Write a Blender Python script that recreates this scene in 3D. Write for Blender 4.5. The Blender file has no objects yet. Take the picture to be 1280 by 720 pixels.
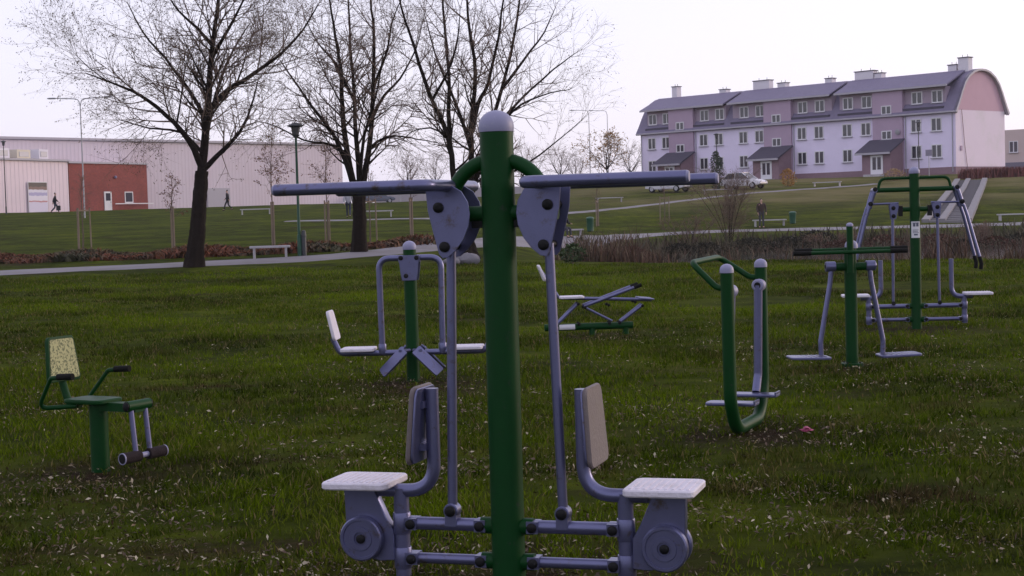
import bpy, math, random
import numpy as np
from mathutils import Matrix, Vector
random.seed(7); rng = np.random.default_rng(11)
R = math.radians
sc = bpy.context.scene
col = sc.collection

# ------------------------------------------------------------------ camera, sky, sun, exposure
FPX, EYE, PITCH, ROLL = 2000.0, 1.58, math.atan(94/2000.0), R(1.65)
cam_data = bpy.data.cameras.new('camera'); cam = bpy.data.objects.new('camera', cam_data); col.objects.link(cam)
cam_data.sensor_width = 36.0; cam_data.lens = FPX/1280*36.0
cam_data.clip_start = 0.1; cam_data.clip_end = 5000
CAM_M = Matrix.Rotation(math.pi/2-PITCH, 4, 'X') @ Matrix.Rotation(-ROLL, 4, 'Z')
cam.matrix_world = Matrix.Translation((0, 0, EYE)) @ CAM_M
sc.camera = cam

SUN_EL, SUN_AZ = R(11), R(68)          # azimuth measured from +Y towards +X: the hazy low sun stands to the right
world = bpy.data.worlds.new('World'); sc.world = world; world.use_nodes = True
wn, wl = world.node_tree.nodes, world.node_tree.links
bg = wn['Background']; bg.inputs['Strength'].default_value = 0.134
sky = wn.new('ShaderNodeTexSky'); sky.sky_type = 'NISHITA'; sky.sun_disc = False
sky.sun_elevation = SUN_EL; sky.sun_rotation = SUN_AZ
sky.air_density = 1.0; sky.dust_density = 2.5; sky.ozone_density = 1.5
mixs = wn.new('ShaderNodeMix'); mixs.data_type = 'RGBA'; mixs.inputs[0].default_value = 0.55
mixs.inputs[7].default_value = (11.3, 10.7, 12.9, 1)     # high thin overcast veil over the clear sky
wl.new(sky.outputs[0], mixs.inputs[6]); wl.new(mixs.outputs[2], bg.inputs['Color'])

sun_d = bpy.data.lights.new('sun', 'SUN'); sun_d.energy = 0.9; sun_d.angle = R(11); sun_d.color = (1.0, 0.80, 0.72)
sun = bpy.data.objects.new('sun', sun_d); col.objects.link(sun)
sdir = Vector((math.sin(SUN_AZ)*math.cos(SUN_EL), math.cos(SUN_AZ)*math.cos(SUN_EL), math.sin(SUN_EL)))
sun.rotation_euler = sdir.to_track_quat('Z', 'Y').to_euler(); sun.location = (30, 10, 30)

vs = sc.view_settings; vs.view_transform = 'Standard'; vs.look = 'None'; vs.gamma = 1.0; vs.exposure = 0.0; vs.use_curve_mapping = False
sc.render.engine = 'CYCLES'
sc.cycles.use_denoising = True; sc.cycles.max_bounces = 6; sc.cycles.diffuse_bounces = 3; sc.cycles.volume_bounces = 1
sc.cycles.use_adaptive_sampling = True; sc.cycles.adaptive_threshold = 0.01

# ------------------------------------------------------------------ pixels to directions
def ray(px, py):
    d = CAM_M.to_3x3() @ Vector(((px-640)/FPX, -(py-360)/FPX, -1.0))
    return d
def at_depth(px, py, y):
    d = ray(px, py); k = y/d.y
    return Vector((d.x*k, y, EYE+d.z*k))
def at_z(px, py, z=0.0):
    d = ray(px, py); k = (z-EYE)/d.z
    return Vector((d.x*k, d.y*k, z))

# ------------------------------------------------------------------ terrain
def sstep(a, b, x):
    t = np.clip((x-a)/(b-a), 0, 1); return t*t*(3-2*t)
LP = np.array([(-900, 0), (0, 0), (38, 0), (48, .2), (60, .6), (100, 1.6), (150, 2.9), (250, 3.6), (900, 4.0)], float)
RP = np.array([(-900, 0), (0, 0), (84, -.12), (91, .02), (100, .55), (125, 1.95), (150, 3.5), (163, 4.25), (230, 4.5), (900, 5.0)], float)
def prof(P, d):
    return sum(np.interp(d+o, P[:, 0], P[:, 1]) for o in (-4, -2, 0, 2, 4))/5
def terrain(x, y):
    x = np.asarray(x, float); y = np.asarray(y, float)
    u = x/np.maximum(y, 25.0)
    s = sstep(-.07, .10, u)
    z = (1-s)*prof(LP, y)+s*prof(RP, y)
    near = 49-.62*np.clip(x-2, -4, 60)
    far = np.interp(x, [-5, 2.5, 7.4, 20, 32, 60], [74, 80, 88, 91, 94, 100])-1.0
    dip = sstep(0, 6.5, y-near)*sstep(0, 11, far-y)*sstep(-.5, 6.0, x+.02*(y-50))
    z = z-1.15*dip
    z = z+.02*np.sin(x*.9+1.3)*np.cos(y*.7)*sstep(4, 9, y)*(1-dip)+.05*np.sin(x*.21)*np.sin(y*.17+.6)*sstep(18, 40, y)
    return z
def tz(x, y): return float(terrain(x, y))
def G(px, py, y0=5.0, y1=400.0):
    """where a pixel's direction meets the ground"""
    d = ray(px, py); ys = np.arange(y0, y1, .25); k = ys/d.y
    h = EYE+d.z*k-terrain(d.x*k, ys)
    idx = np.nonzero(h < 0)[0]
    i = idx[0] if len(idx) else len(ys)-1
    y = ys[i]; k = y/d.y
    return Vector((d.x*k, y, tz(d.x*k, y)))
def ground(x, y): return Vector((x, y, tz(x, y)))

# ------------------------------------------------------------------ materials
MATS = {}
def pmat(name, c, rough=.6, metal=0.0, var=.15, vscale=6.0, bump=0.0, bscale=60.0, spec=.5, c2=None, c2scale=3.0, c2lo=.5, c2hi=.7, coat=0.0, world_coords=False, island=0.0, trans=0.0):
    if name in MATS: return MATS[name]
    m = bpy.data.materials.new(name); m.use_nodes = True
    n, l = m.node_tree.nodes, m.node_tree.links
    b = n['Principled BSDF']
    b.inputs['Roughness'].default_value = rough; b.inputs['Metallic'].default_value = metal
    b.inputs['Specular IOR Level'].default_value = spec; b.inputs['Coat Weight'].default_value = coat
    if world_coords: tc = n.new('ShaderNodeNewGeometry').outputs['Position']
    else: tc = n.new('ShaderNodeTexCoord').outputs['Object']
    cur = None
    nz = n.new('ShaderNodeTexNoise'); nz.inputs['Scale'].default_value = vscale; nz.inputs['Detail'].default_value = 5; nz.inputs['Roughness'].default_value = .65
    l.new(tc, nz.inputs['Vector'])
    mx = n.new('ShaderNodeMix'); mx.data_type = 'RGBA'
    mx.inputs[6].default_value = tuple(x*(1-var) for x in c)+(1,); mx.inputs[7].default_value = tuple(min(1, x*(1+var)) for x in c)+(1,)
    l.new(nz.outputs['Fac'], mx.inputs[0]); cur = mx.outputs[2]
    if c2:
        n2 = n.new('ShaderNodeTexNoise'); n2.inputs['Scale'].default_value = c2scale; n2.inputs['Detail'].default_value = 6; n2.inputs['Roughness'].default_value = .7
        l.new(tc, n2.inputs['Vector'])
        mr = n.new('ShaderNodeMapRange'); mr.inputs[1].default_value = c2lo; mr.inputs[2].default_value = c2hi; l.new(n2.outputs['Fac'], mr.inputs[0])
        m2 = n.new('ShaderNodeMix'); m2.data_type = 'RGBA'; m2.inputs[7].default_value = tuple(c2)+(1,)
        l.new(mr.outputs[0], m2.inputs[0]); l.new(cur, m2.inputs[6]); cur = m2.outputs[2]
    if island:
        g = n.new('ShaderNodeNewGeometry'); hs = n.new('ShaderNodeHueSaturation')
        mr = n.new('ShaderNodeMapRange'); mr.inputs[3].default_value = 1-island; mr.inputs[4].default_value = 1+island
        l.new(g.outputs['Random Per Island'], mr.inputs[0]); l.new(mr.outputs[0], hs.inputs['Value']); l.new(cur, hs.inputs['Color']); cur = hs.outputs[0]
    l.new(cur, b.inputs['Base Color'])
    if bump:
        nb = n.new('ShaderNodeTexNoise'); nb.inputs['Scale'].default_value = bscale; nb.inputs['Detail'].default_value = 4; l.new(tc, nb.inputs['Vector'])
        bp = n.new('ShaderNodeBump'); bp.inputs['Strength'].default_value = bump; bp.inputs['Distance'].default_value = .02
        l.new(nb.outputs['Fac'], bp.inputs['Height']); l.new(bp.outputs[0], b.inputs['Normal'])
    if trans:
        tb = n.new('ShaderNodeBsdfTranslucent'); l.new(cur, tb.inputs[0]); ms = n.new('ShaderNodeMixShader'); ms.inputs[0].default_value = trans
        l.new(b.outputs[0], ms.inputs[1]); l.new(tb.outputs[0], ms.inputs[2]); l.new(ms.outputs[0], n['Material Output'].inputs['Surface'])
    MATS[name] = m
    return m

M_GREEN = pmat('green paint', (.0026, .038, .0075), .48, spec=.14, var=.22, vscale=9, bump=.05, bscale=140, c2=(.022, .034, .024), c2scale=16, c2lo=.60, c2hi=.70)
M_SILVER = pmat('silver paint', (.125, .13, .24), .34, metal=.62, var=.14, vscale=12, bump=.04, bscale=160, c2=(.085, .068, .070), c2scale=15, c2lo=.58, c2hi=.70)
M_SEAT = pmat('pale seat plastic', (.58, .55, .62), .55, var=.12, vscale=18, bump=.25, bscale=70, c2=(.42, .39, .40), c2scale=8, c2lo=.55, c2hi=.8)
M_BACK = pmat('weathered backrest', (.12, .098, .10), .65, var=.15, vscale=16, bump=.2, bscale=70, c2=(.13, .11, .09), c2scale=7, c2lo=.5, c2hi=.75)
M_CAP = pmat('pale cap plastic', (.21, .21, .33), .5, var=.1, vscale=20, c2=(.35, .34, .36), c2scale=14, c2lo=.55, c2hi=.8)
M_BLACK = pmat('black plastic', (.006, .006, .007), .55, spec=.2, var=.3, vscale=20)
M_GRIP = pmat('black rubber grip', (.007, .007, .007), .8, spec=.15, var=.3, vscale=30, bump=.3, bscale=120)
M_FOAM = pmat('dark foam roller', (.022, .016, .018), .9, spec=.15, var=.3, vscale=30, bump=.4, bscale=90)
M_LABEL = pmat('white label', (.6, .6, .64), .4, var=.05)
M_PRINT = pmat('label print', (.08, .09, .13), .5, var=.1)
M_SCRAWL = pmat('scrawled cream panel', (.33, .33, .15), .6, var=.1, vscale=20, c2=(.07, .085, .03), c2scale=60, c2lo=.50, c2hi=.56)
M_BARK = pmat('willow bark', (.016, .012, .010), .95, var=.6, vscale=7, bump=1.0, bscale=9, spec=.1)
M_TWIG = pmat('willow twigs', (.135, .090, .070), .85, var=.3, vscale=3)
M_WLEAF = pmat('withered willow leaf', (.10, .075, .035), .7, var=.3, vscale=3, island=.45, trans=.3)
M_STAKE = pmat('pale wooden stake', (.20, .15, .11), .8, var=.25, vscale=8)
M_CONC = pmat('pale concrete', (.42, .40, .42), .85, var=.15, vscale=2.5, bump=.15, bscale=40, c2=(.25, .24, .24), c2scale=1.3, c2lo=.5, c2hi=.75)
M_PATH = pmat('grey paving', (.165, .155, .175), .85, var=.2, vscale=.9, bump=.2, bscale=20, c2=(.10, .09, .08), c2scale=.5, c2lo=.5, c2hi=.72, world_coords=True)
M_POLE = pmat('green lamp pole', (.012, .07, .04), .45, var=.2)
M_DARKPOLE = pmat('dark lamp pole', (.03, .035, .04), .5, var=.2)
M_GALV = pmat('galvanised pole', (.34, .34, .37), .5, metal=.3, var=.1)
M_GLASS = pmat('dark window glass', (.045, .045, .06), .12, var=.2, vscale=.6, spec=.7)
M_FRAME = pmat('white window frame', (.66, .65, .68), .5, var=.05)
M_STUCCO = pmat('pale lilac stucco', (.74, .67, .86), .9, var=.05, vscale=.8, bump=.1, bscale=30, c2=(.66, .60, .77), c2scale=.5, c2lo=.5, c2hi=.8)
M_STUCCO_W = pmat('pale gable stucco', (.76, .66, .76), .9, var=.05, vscale=.8, c2=(.62, .58, .60), c2scale=.4, c2lo=.5, c2hi=.8)
M_MAUVE = pmat('mauve stucco', (.40, .30, .40), .9, var=.07, vscale=.9, c2=(.35, .265, .35), c2scale=.6, c2lo=.5, c2hi=.8)
M_PINK = pmat('dusty pink stucco', (.54, .355, .43), .9, var=.07, vscale=.9)
M_PLINTH = pmat('brown plinth', (.24, .155, .185), .9, var=.15, vscale=3)
M_ROOF = pmat('slate roof', (.16, .14, .215), .75, var=.2, vscale=2.2, bump=.3, bscale=12)
M_ROOF_D = pmat('dark shingles', (.055, .048, .075), .8, var=.2, vscale=3, bump=.3, bscale=14)
M_TRIM = pmat('pale roof trim', (.38, .36, .41), .6, var=.06)
M_CHIM = pmat('white chimney render', (.66, .63, .68), .85, var=.08)
M_SHEET = pmat('pale ribbed sheet', (.72, .60, .655), .6, var=.06, vscale=.5, c2=(.64, .54, .59), c2scale=.25, c2lo=.45, c2hi=.7)
M_SHEET2 = pmat('lilac grey sheet', (.58, .51, .575), .65, var=.06, vscale=.4, c2=(.54, .46, .515), c2scale=.2, c2lo=.45, c2hi=.7)
M_WATER = pmat('pond water', (.02, .022, .02), .08, var=.1, vscale=.5, bump=.08, bscale=3, spec=.6, world_coords=True)
M_SKIN = pmat('skin', (.42, .26, .20), .6, var=.05)
M_HAIR = pmat('dark hair', (.03, .022, .018), .7, var=.2)
def cloth(name, c): return pmat(name, c, .9, var=.2, vscale=9, bump=.2, bscale=60)

# ------------------------------------------------------------------ mesh builder
I4 = Matrix.Identity(4)
def TR(x, y, z): return Matrix.Translation((x, y, z))
def RX(a): return Matrix.Rotation(a, 4, 'X')
def RY(a): return Matrix.Rotation(a, 4, 'Y')
def RZ(a): return Matrix.Rotation(a, 4, 'Z')
class MB:
    def __init__(s): s.v = []; s.f = []
    def loops(s, rings, cap0=True, cap1=True, closed=True):
        b = len(s.v); n = len(rings[0])
        for r in rings: s.v.extend(tuple(p) for p in r)
        for i in range(len(rings)-1):
            for j in range(n if closed else n-1):
                k = (j+1) % n
                s.f.append((b+i*n+j, b+i*n+k, b+(i+1)*n+k, b+(i+1)*n+j))
        if cap0: s.f.append(tuple(b+j for j in reversed(range(n))))
        if cap1: s.f.append(tuple(b+(len(rings)-1)*n+j for j in range(n)))
        return s
    def tube(s, pts, r, n=14, caps=True):
        pts = [Vector(p) for p in pts]
        if not isinstance(r, (list, tuple)): r = [r]*len(pts)
        t0 = (pts[1]-pts[0]).normalized()
        ref = Vector((0, 0, 1)) if abs(t0.z) < .9 else Vector((0, 1, 0))
        nx = t0.cross(ref).normalized(); rings = []
        for i, p in enumerate(pts):
            t = (pts[min(i+1, len(pts)-1)]-pts[max(i-1, 0)]).normalized()
            nx = (nx-t*nx.dot(t)).normalized(); ny = t.cross(nx)
            rings.append([p+(nx*math.cos(2*math.pi*j/n)+ny*math.sin(2*math.pi*j/n))*r[i] for j in range(n)])
        return s.loops(rings, caps, caps)
    def box(s, c, size, m=I4):
        x, y, z = (q/2 for q in size); c = Vector(c)
        P = [m @ (c+Vector(p)) for p in ((-x,-y,-z),(x,-y,-z),(x,y,-z),(-x,y,-z),(-x,-y,z),(x,-y,z),(x,y,z),(-x,y,z))]
        b = len(s.v); s.v.extend(tuple(p) for p in P)
        for q in ((3,2,1,0),(4,5,6,7),(0,1,5,4),(1,2,6,5),(2,3,7,6),(3,0,4,7)): s.f.append(tuple(b+i for i in q))
        return s
    def lathe(s, prof_, m=I4, n=24):
        rings = [[m @ Vector((r*math.cos(2*math.pi*j/n), r*math.sin(2*math.pi*j/n), z)) for j in range(n)] for r, z in prof_]
        return s.loops(rings)
    def plate(s, poly, t, m=I4, ch=.004):
        """extrude a 2-D outline (xy, counter-clockwise) by t along z, with chamfered rims"""
        P = [Vector((p[0], p[1], 0)) for p in poly]; c = sum(P, Vector())/len(P)
        def ring(z, ins):
            out = []
            for p in P:
                d = c-p; out.append(m @ (p+d*(ins/max(d.length, 1e-6))+Vector((0, 0, z))))
            return out
        return s.loops([ring(0, ch), ring(ch, 0), ring(t-ch, 0), ring(t, ch)])
    def build(s, name, mat, parent=None, smooth=True, angle=35):
        me = bpy.data.meshes.new(name); me.from_pydata(s.v, [], s.f); me.update()
        me.materials.append(mat)
        if smooth: me.shade_smooth(); me.set_sharp_from_angle(angle=R(angle))
        o = bpy.data.objects.new(name, me); col.objects.link(o)
        if parent: o.parent = parent
        return o
def rrect(w, h, r, n=4, top=1.0):
    """rounded rectangle outline; 'top' narrows the +y side"""
    out = []
    for cx, cy, a in ((w/2-r, h/2-r, 0), (-w/2+r, h/2-r, 90), (-w/2+r, -h/2+r, 180), (w/2-r, -h/2+r, 270)):
        for k in range(n+1):
            t = R(a+90*k/n); x = cx+r*math.cos(t); y = cy+r*math.sin(t)
            f = 1+(top-1)*(y+h/2)/h
            out.append((x*f, y))
    return out
def fillet(pts, r, n=7):
    pts = [Vector(p) for p in pts]; out = [pts[0]]
    for i in range(1, len(pts)-1):
        a, b, c = pts[i-1], pts[i], pts[i+1]
        u = (a-b).normalized(); v = (c-b).normalized(); ang = u.angle(v)
        d = min(r/math.tan(ang/2), (a-b).length*.49, (c-b).length*.49)
        p, q = b+u*d, b+v*d
        for k in range(n+1):
            t = k/n; out.append(p*(1-t)**2+b*2*t*(1-t)+q*t*t)
    out.append(pts[-1]); return out
def numpy_mesh(name, V, F, mat, parent=None, smooth=False):
    """V (n,3), F (m,k) all faces with k corners"""
    me = bpy.data.meshes.new(name); V = np.asarray(V, np.float32); F = np.asarray(F, np.int32); k = F.shape[1]
    me.vertices.add(len(V)); me.vertices.foreach_set('co', V.ravel())
    me.loops.add(F.size); me.loops.foreach_set('vertex_index', F.ravel())
    me.polygons.add(len(F)); me.polygons.foreach_set('loop_start', np.arange(0, F.size, k, dtype=np.int32)); me.polygons.foreach_set('loop_total', np.full(len(F), k, np.int32))
    me.update(calc_edges=True); me.validate(); me.materials.append(mat)
    if smooth: me.shade_smooth()
    o = bpy.data.objects.new(name, me); col.objects.link(o)
    if parent: o.parent = parent
    return o
def tag(o, label, cat, group=None):
    o['label'] = label; o['category'] = cat
    if group: o['group'] = group
    return o
def thing(name, label, cat, loc, rz=0.0, group=None):
    o = bpy.data.objects.new(name, None); col.objects.link(o); o.empty_display_size = .2
    o.location = loc; o.rotation_euler = (0, 0, rz)
    return tag(o, label, cat, group)
def structure(o): o['kind'] = 'structure'; return o
def stuff(o, label, cat): o['kind'] = 'stuff'; return tag(o, label, cat)
def copy_tree(o, parent=None):
    c = o.copy(); col.objects.link(c); c.parent = parent
    for ch in o.children: copy_tree(ch, c)
    return c

# ------------------------------------------------------------------ ground, water, paths
WORN = [(637, 735, 1.5), (1146, 410, 1.2), (1067, 458, .95), (928, 540, 1.0), (742, 418, 1.1), (517, 482, 1.15), (126, 592, 1.0)]
WORN = [(at_z(px, py), r) for px, py, r in WORN]
def worn(x, y):
    w = np.zeros_like(x)
    for p, r in WORN: w = np.maximum(w, np.clip(1.25*(1-np.hypot(x-p.x, (y-p.y))/r), 0, 1))
    return w
def ground_material():
    m = bpy.data.materials.new('lawn soil and turf'); m.use_nodes = True
    n, l = m.node_tree.nodes, m.node_tree.links; b = n['Principled BSDF']; b.inputs['Roughness'].default_value = 1.0; b.inputs['Specular IOR Level'].default_value = .03
    pos = n.new('ShaderNodeNewGeometry').outputs['Position']
    def noise(scale, det=6, rough=.65, stretch=None):
        t = n.new('ShaderNodeTexNoise'); t.inputs['Scale'].default_value = scale; t.inputs['Detail'].default_value = det; t.inputs['Roughness'].default_value = rough
        if stretch:
            mp = n.new('ShaderNodeMapping'); mp.inputs['Scale'].default_value = stretch; l.new(pos, mp.inputs[0]); l.new(mp.outputs[0], t.inputs[0])
        else: l.new(pos, t.inputs[0])
        return t.outputs['Fac']
    def ramp(f, a, b_):
        r = n.new('ShaderNodeMapRange'); r.inputs[1].default_value = a; r.inputs[2].default_value = b_; l.new(f, r.inputs[0]); return r.outputs[0]
    def mix(f, a, b_):
        x = n.new('ShaderNodeMix'); x.data_type = 'RGBA'; l.new(f, x.inputs[0])
        for i, q in ((6, a), (7, b_)):
            if isinstance(q, tuple): x.inputs[i].default_value = q+(1,)
            else: l.new(q, x.inputs[i])
        return x.outputs[2]
    g = mix(ramp(noise(2.2), .35, .65), (.012, .018, .0022), (.040, .054, .0035))
    g = mix(ramp(noise(.35), .42, .62), g, mix(ramp(noise(3.0), .35, .65), (.040, .054, .0035), (.084, .106, .006)))
    g = mix(ramp(noise(.55, 5, .6, (.6, 1.6, 1)), .58, .70), g, mix(ramp(noise(14, 8, .8), .38, .62), (.016, .011, .006), (.052, .036, .018)))
    g = mix(ramp(noise(1.3, 8, .75), .60, .72), g, mix(ramp(noise(22, 8, .8), .38, .62), (.014, .010, .007), (.050, .034, .022)))
    acc = None
    for p, r in WORN:
        vd = n.new('ShaderNodeVectorMath'); vd.operation = 'DISTANCE'; vd.inputs[1].default_value = (p.x, p.y, 0); l.new(pos, vd.inputs[0]); q = ramp(vd.outputs['Value'], r*1.05, r*.35)
        if acc is None: acc = q
        else:
            mxn = n.new('ShaderNodeMath'); mxn.operation = 'MAXIMUM'; l.new(acc, mxn.inputs[0]); l.new(q, mxn.inputs[1]); acc = mxn.outputs[0]
    ac2 = n.new('ShaderNodeMath'); ac2.operation = 'MULTIPLY'; l.new(acc, ac2.inputs[0]); l.new(ramp(noise(2.5), .3, .6), ac2.inputs[1]); acc = ac2.outputs[0]
    g = mix(acc, g, mix(ramp(noise(18, 8, .8), .36, .64), (.010, .007, .005), (.046, .030, .017)))
    # the slope below the houses carries drier, browner grass
    sep = n.new('ShaderNodeSeparateXYZ'); l.new(pos, sep.inputs[0])
    dry = n.new('ShaderNodeMath'); dry.operation = 'MULTIPLY'
    l.new(ramp(sep.outputs['Y'], 108, 126), dry.inputs[0]); l.new(ramp(noise(.09, 5, .6), .36, .62), dry.inputs[1])
    dry2 = n.new('ShaderNodeMath'); dry2.operation = 'MULTIPLY'; l.new(dry.outputs[0], dry2.inputs[0]); l.new(ramp(sep.outputs['X'], -6, 12), dry2.inputs[1])
    g = mix(dry2.outputs[0], g, (.135, .118, .055))
    # bare wet bank of the pond, below lawn level
    g = mix(ramp(sep.outputs['Z'], -.12, -.45), g, mix(ramp(noise(1.6), .4, .6), (.030, .027, .018), (.055, .050, .026)))
    l.new(g, b.inputs['Base Color'])
    bp = n.new('ShaderNodeBump'); bp.inputs['Strength'].default_value = .9; bp.inputs['Distance'].default_value = .06
    l.new(noise(9, 8, .8), bp.inputs['Height']); l.new(bp.outputs[0], b.inputs['Normal'])
    return m
def make_ground():
    rr = np.concatenate([np.linspace(.5, 20, 40), np.linspace(20.6, 115, 160), np.linspace(116, 240, 75), np.geomspace(246, 860, 24)])
    front = np.linspace(-32, 32, 170); rest = np.linspace(32, 328, 75)[1:-1]
    az = np.radians(np.concatenate([front, rest])); nA = len(az)
    V = [np.array([[0, 0, 0]])]
    for r in rr:
        x, y = r*np.sin(az), r*np.cos(az); V.append(np.stack([x, y, terrain(x, y)], 1))
    V = np.concatenate(V); F = []
    j = np.arange(nA); k = (j+1) % nA
    for i in range(len(rr)-1):
        a = 1+i*nA; F.append(np.stack([a+j, a+nA+j, a+nA+k, a+k], 1))
    F = np.concatenate(F)
    F = np.concatenate([F, np.stack([np.zeros(nA, int), 1+j, 1+k, 1+k], 1)[:0]])
    return structure(numpy_mesh('ground', V, F[:, ::-1], ground_material(), smooth=True))
make_ground()
def ribbon(name, pts, width, mat, lift=.035, n_cross=5):
    P = [Vector(p) for p in pts]; Q = []
    for i in range(len(P)-1):                                           # Catmull-Rom
        p0, p1, p2, p3 = P[max(i-1, 0)], P[i], P[i+1], P[min(i+2, len(P)-1)]
        nseg = max(2, int((p2-p1).length/.8))
        for k in range(nseg):
            t = k/nseg; Q.append(.5*((2*p1)+(p2-p0)*t+(2*p0-5*p1+4*p2-p3)*t*t+(3*p1-p0-3*p2+p3)*t**3))
    Q.append(P[-1]); rings = []
    for i, q in enumerate(Q):
        t = Q[min(i+1, len(Q)-1)]-Q[max(i-1, 0)]; t.z = 0; t.normalize(); nn = Vector((t.y, -t.x, 0)); row = []
        w = width*(1+.04*math.sin(i*.7)+.03*math.sin(i*1.9))
        for c in range(n_cross):
            a = (c/(n_cross-1)-.5)*w; p = q+nn*a; z = tz(p.x, p.y)+lift-(.06 if c in (0, n_cross-1) else 0); row.append((p.x, p.y, z))
        rings.append(row)
    mb = MB(); mb.loops(rings, False, False, closed=False)
    o = mb.build(name, mat, smooth=True, angle=80); return structure(o)
ribbon('path', [G(px, py) for px, py in ((-90, 346), (-30, 343), (40, 340), (100, 337), (200, 332.5), (300, 327.5), (380, 323.5), (440, 319.5), (500, 313.5), (560, 307), (610, 303.5), (660, 301.5), (720, 299), (800, 294), (900, 289.5), (1000, 287), (1080, 285), (1180, 282.5), (1280, 279.5), (1380, 276.5))], 3.0, M_PATH)
ribbon('upper_path', [G(px, py) for px, py in ((362, 276.8), (400, 276), (460, 275), (550, 273.5), (640, 271), (700, 267.5), (770, 261), (850, 251.5), (930, 242.5), (1010, 236.5), (1095, 230))], 1.2, M_PATH, .04)
water = MB(); water.loops([[(x, y, -.78) for x in (-2, 60)] for y in (38, 102)], False, False, closed=False)
structure(water.build('water', M_WATER, smooth=False))

# ------------------------------------------------------------------ fitness machines
def bolt(parent, p, r=.02, t=.014, axis='Y', name='bolt'):
    m = TR(*p) @ (RX(R(90)) if axis == 'Y' else (RY(R(90)) if axis == 'X' else I4))
    return MB().lathe([(r, 0), (r, t*.6), (r*.7, t), (r*.3, t*1.1)], m, 14).build(name, M_BLACK, parent)
def post_with_cap(root, h, r, cap_r=None, cap_h=None):
    cap_r = cap_r or r*1.06; cap_h = cap_h or r*.95
    MB().tube([(0, 0, -.06), (0, 0, h)], r, 28).build('post', M_GREEN, root)
    pr = [(cap_r*.98, h-.012), (cap_r, h), (cap_r, h+.012)]+[(cap_r*math.cos(R(a)), h+.012+cap_h*math.sin(R(a))) for a in (15, 30, 45, 60, 75, 86)]
    MB().lathe(pr, n=28).build('post_cap', M_CAP, root)
def seat_unit(root, s, xs=.49, full=True, zs=(.265, .115), seat_z=.455, xb=None, sl=.34, sw=.32):
    """a seat on its carrier with parallel links back to the post"""
    P = lambda x, y, z: (s*x, y, z)
    for z, r in ((zs[0], .028), (zs[1], .023)):
        MB().tube([P(.04, 0, z), P(.115, 0, z)], .036, 16).build('link_bracket', M_GREEN, root)
        lk = MB().tube([P(.10, 0, z), P(xs-.03, 0, z)], r, 16); lk.box(P(.115, 0, z), (.05, .07, .05)); lk.box(P(xs-.05, 0, z), (.05, .07, .05))
        lo = lk.build('link', M_SILVER, root)
        for bx in (.115, xs-.05):
            for yy in (-.036, .05): bolt(lo, P(bx, yy, z), .021)
    sp = MB().tube([P(xs, 0, .035), P(xs, 0, seat_z-.04)], .033, 18)
    for z in zs: sp.lathe([(.037, -.045), (.0385, -.042), (.0385, .042), (.037, .045)], TR(*P(xs, 0, z)), 18)
    sp.build('seat_post', M_SILVER, root)
    xb = xb or xs-.155
    MB().tube(fillet([P(xs+.10, 0, seat_z-.05), P(xb, 0, seat_z-.05), P(xb, 0, .845)], .13, 9), .029, 16).build('back_tube', M_SILVER, root)
    # seat plate, ridged
    m = TR(*P(xs+.165, 0, seat_z-.03))
    st = MB().plate([(x*1.0, y) for x, y in rrect(sl, sw, .035)], .03, m, .006).build('seat', M_SEAT, root)
    rb = MB()
    for k in range(9): rb.box((s*(xs+.165)+(-.4+.1*k)*sl, 0, seat_z+.0015), (.012, sw*.8, .003))
    rb.build('seat_ridges', M_SEAT, st, smooth=False)
    if not full: return
    # backrest: outline in y-z, facing outwards
    mb_ = TR(*P(xb+.045, 0, .695)) @ RY(s*R(-4)) @ Matrix(((0, 0, s, 0), (s, 0, 0, 0), (0, 1, 0, 0), (0, 0, 0, 1)))
    br = MB().plate(rrect(.30, .33, .04, top=.84), .020, mb_, .006).build('backrest', M_BACK, root)
    MB().plate(rrect(.285, .315, .04, top=.84), .010, mb_ @ TR(0, 0, -.0105), .002).build('back_shell', M_SILVER, br)
    for z in (.60, .78): MB().box(P(xb+.034, 0, z), (.035, .12, .03)).build('backrest_bracket', M_SILVER, br)
    if full:
        g = [(xs+.03, .23), (xs+.03, .105), (xs+.10, .10), (xs+.19, .12), (xs+.25, .22), (xs+.255, seat_z-.035), (xs+.12, seat_z-.035), (xs+.10, .37), (xs+.065, .29)]
        if s < 0: g = [(-a, b) for a, b in reversed(g)]
        MB().plate(g, .05, TR(0, .025, 0) @ RX(R(90)), .004).build('gusset', M_SILVER, root)
        for q in (-1, 1):
            mw = TR(*P(xs+.17, q*.026, .2)) @ (RX(R(90)) if q < 0 else RX(R(-90)))
            w = MB().lathe([(.088, 0), (.096, .006), (.096, .034), (.090, .040), (.080, .040), (.078, .034), (.052, .034), (.050, .038), (.030, .038), (.028, .032), (.012, .032)], mw, 32).build('weight_disc', M_SILVER, root)
            bolt(w, P(xs+.17, -.056 if q < 0 else .070, .2), .020, .014)

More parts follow.
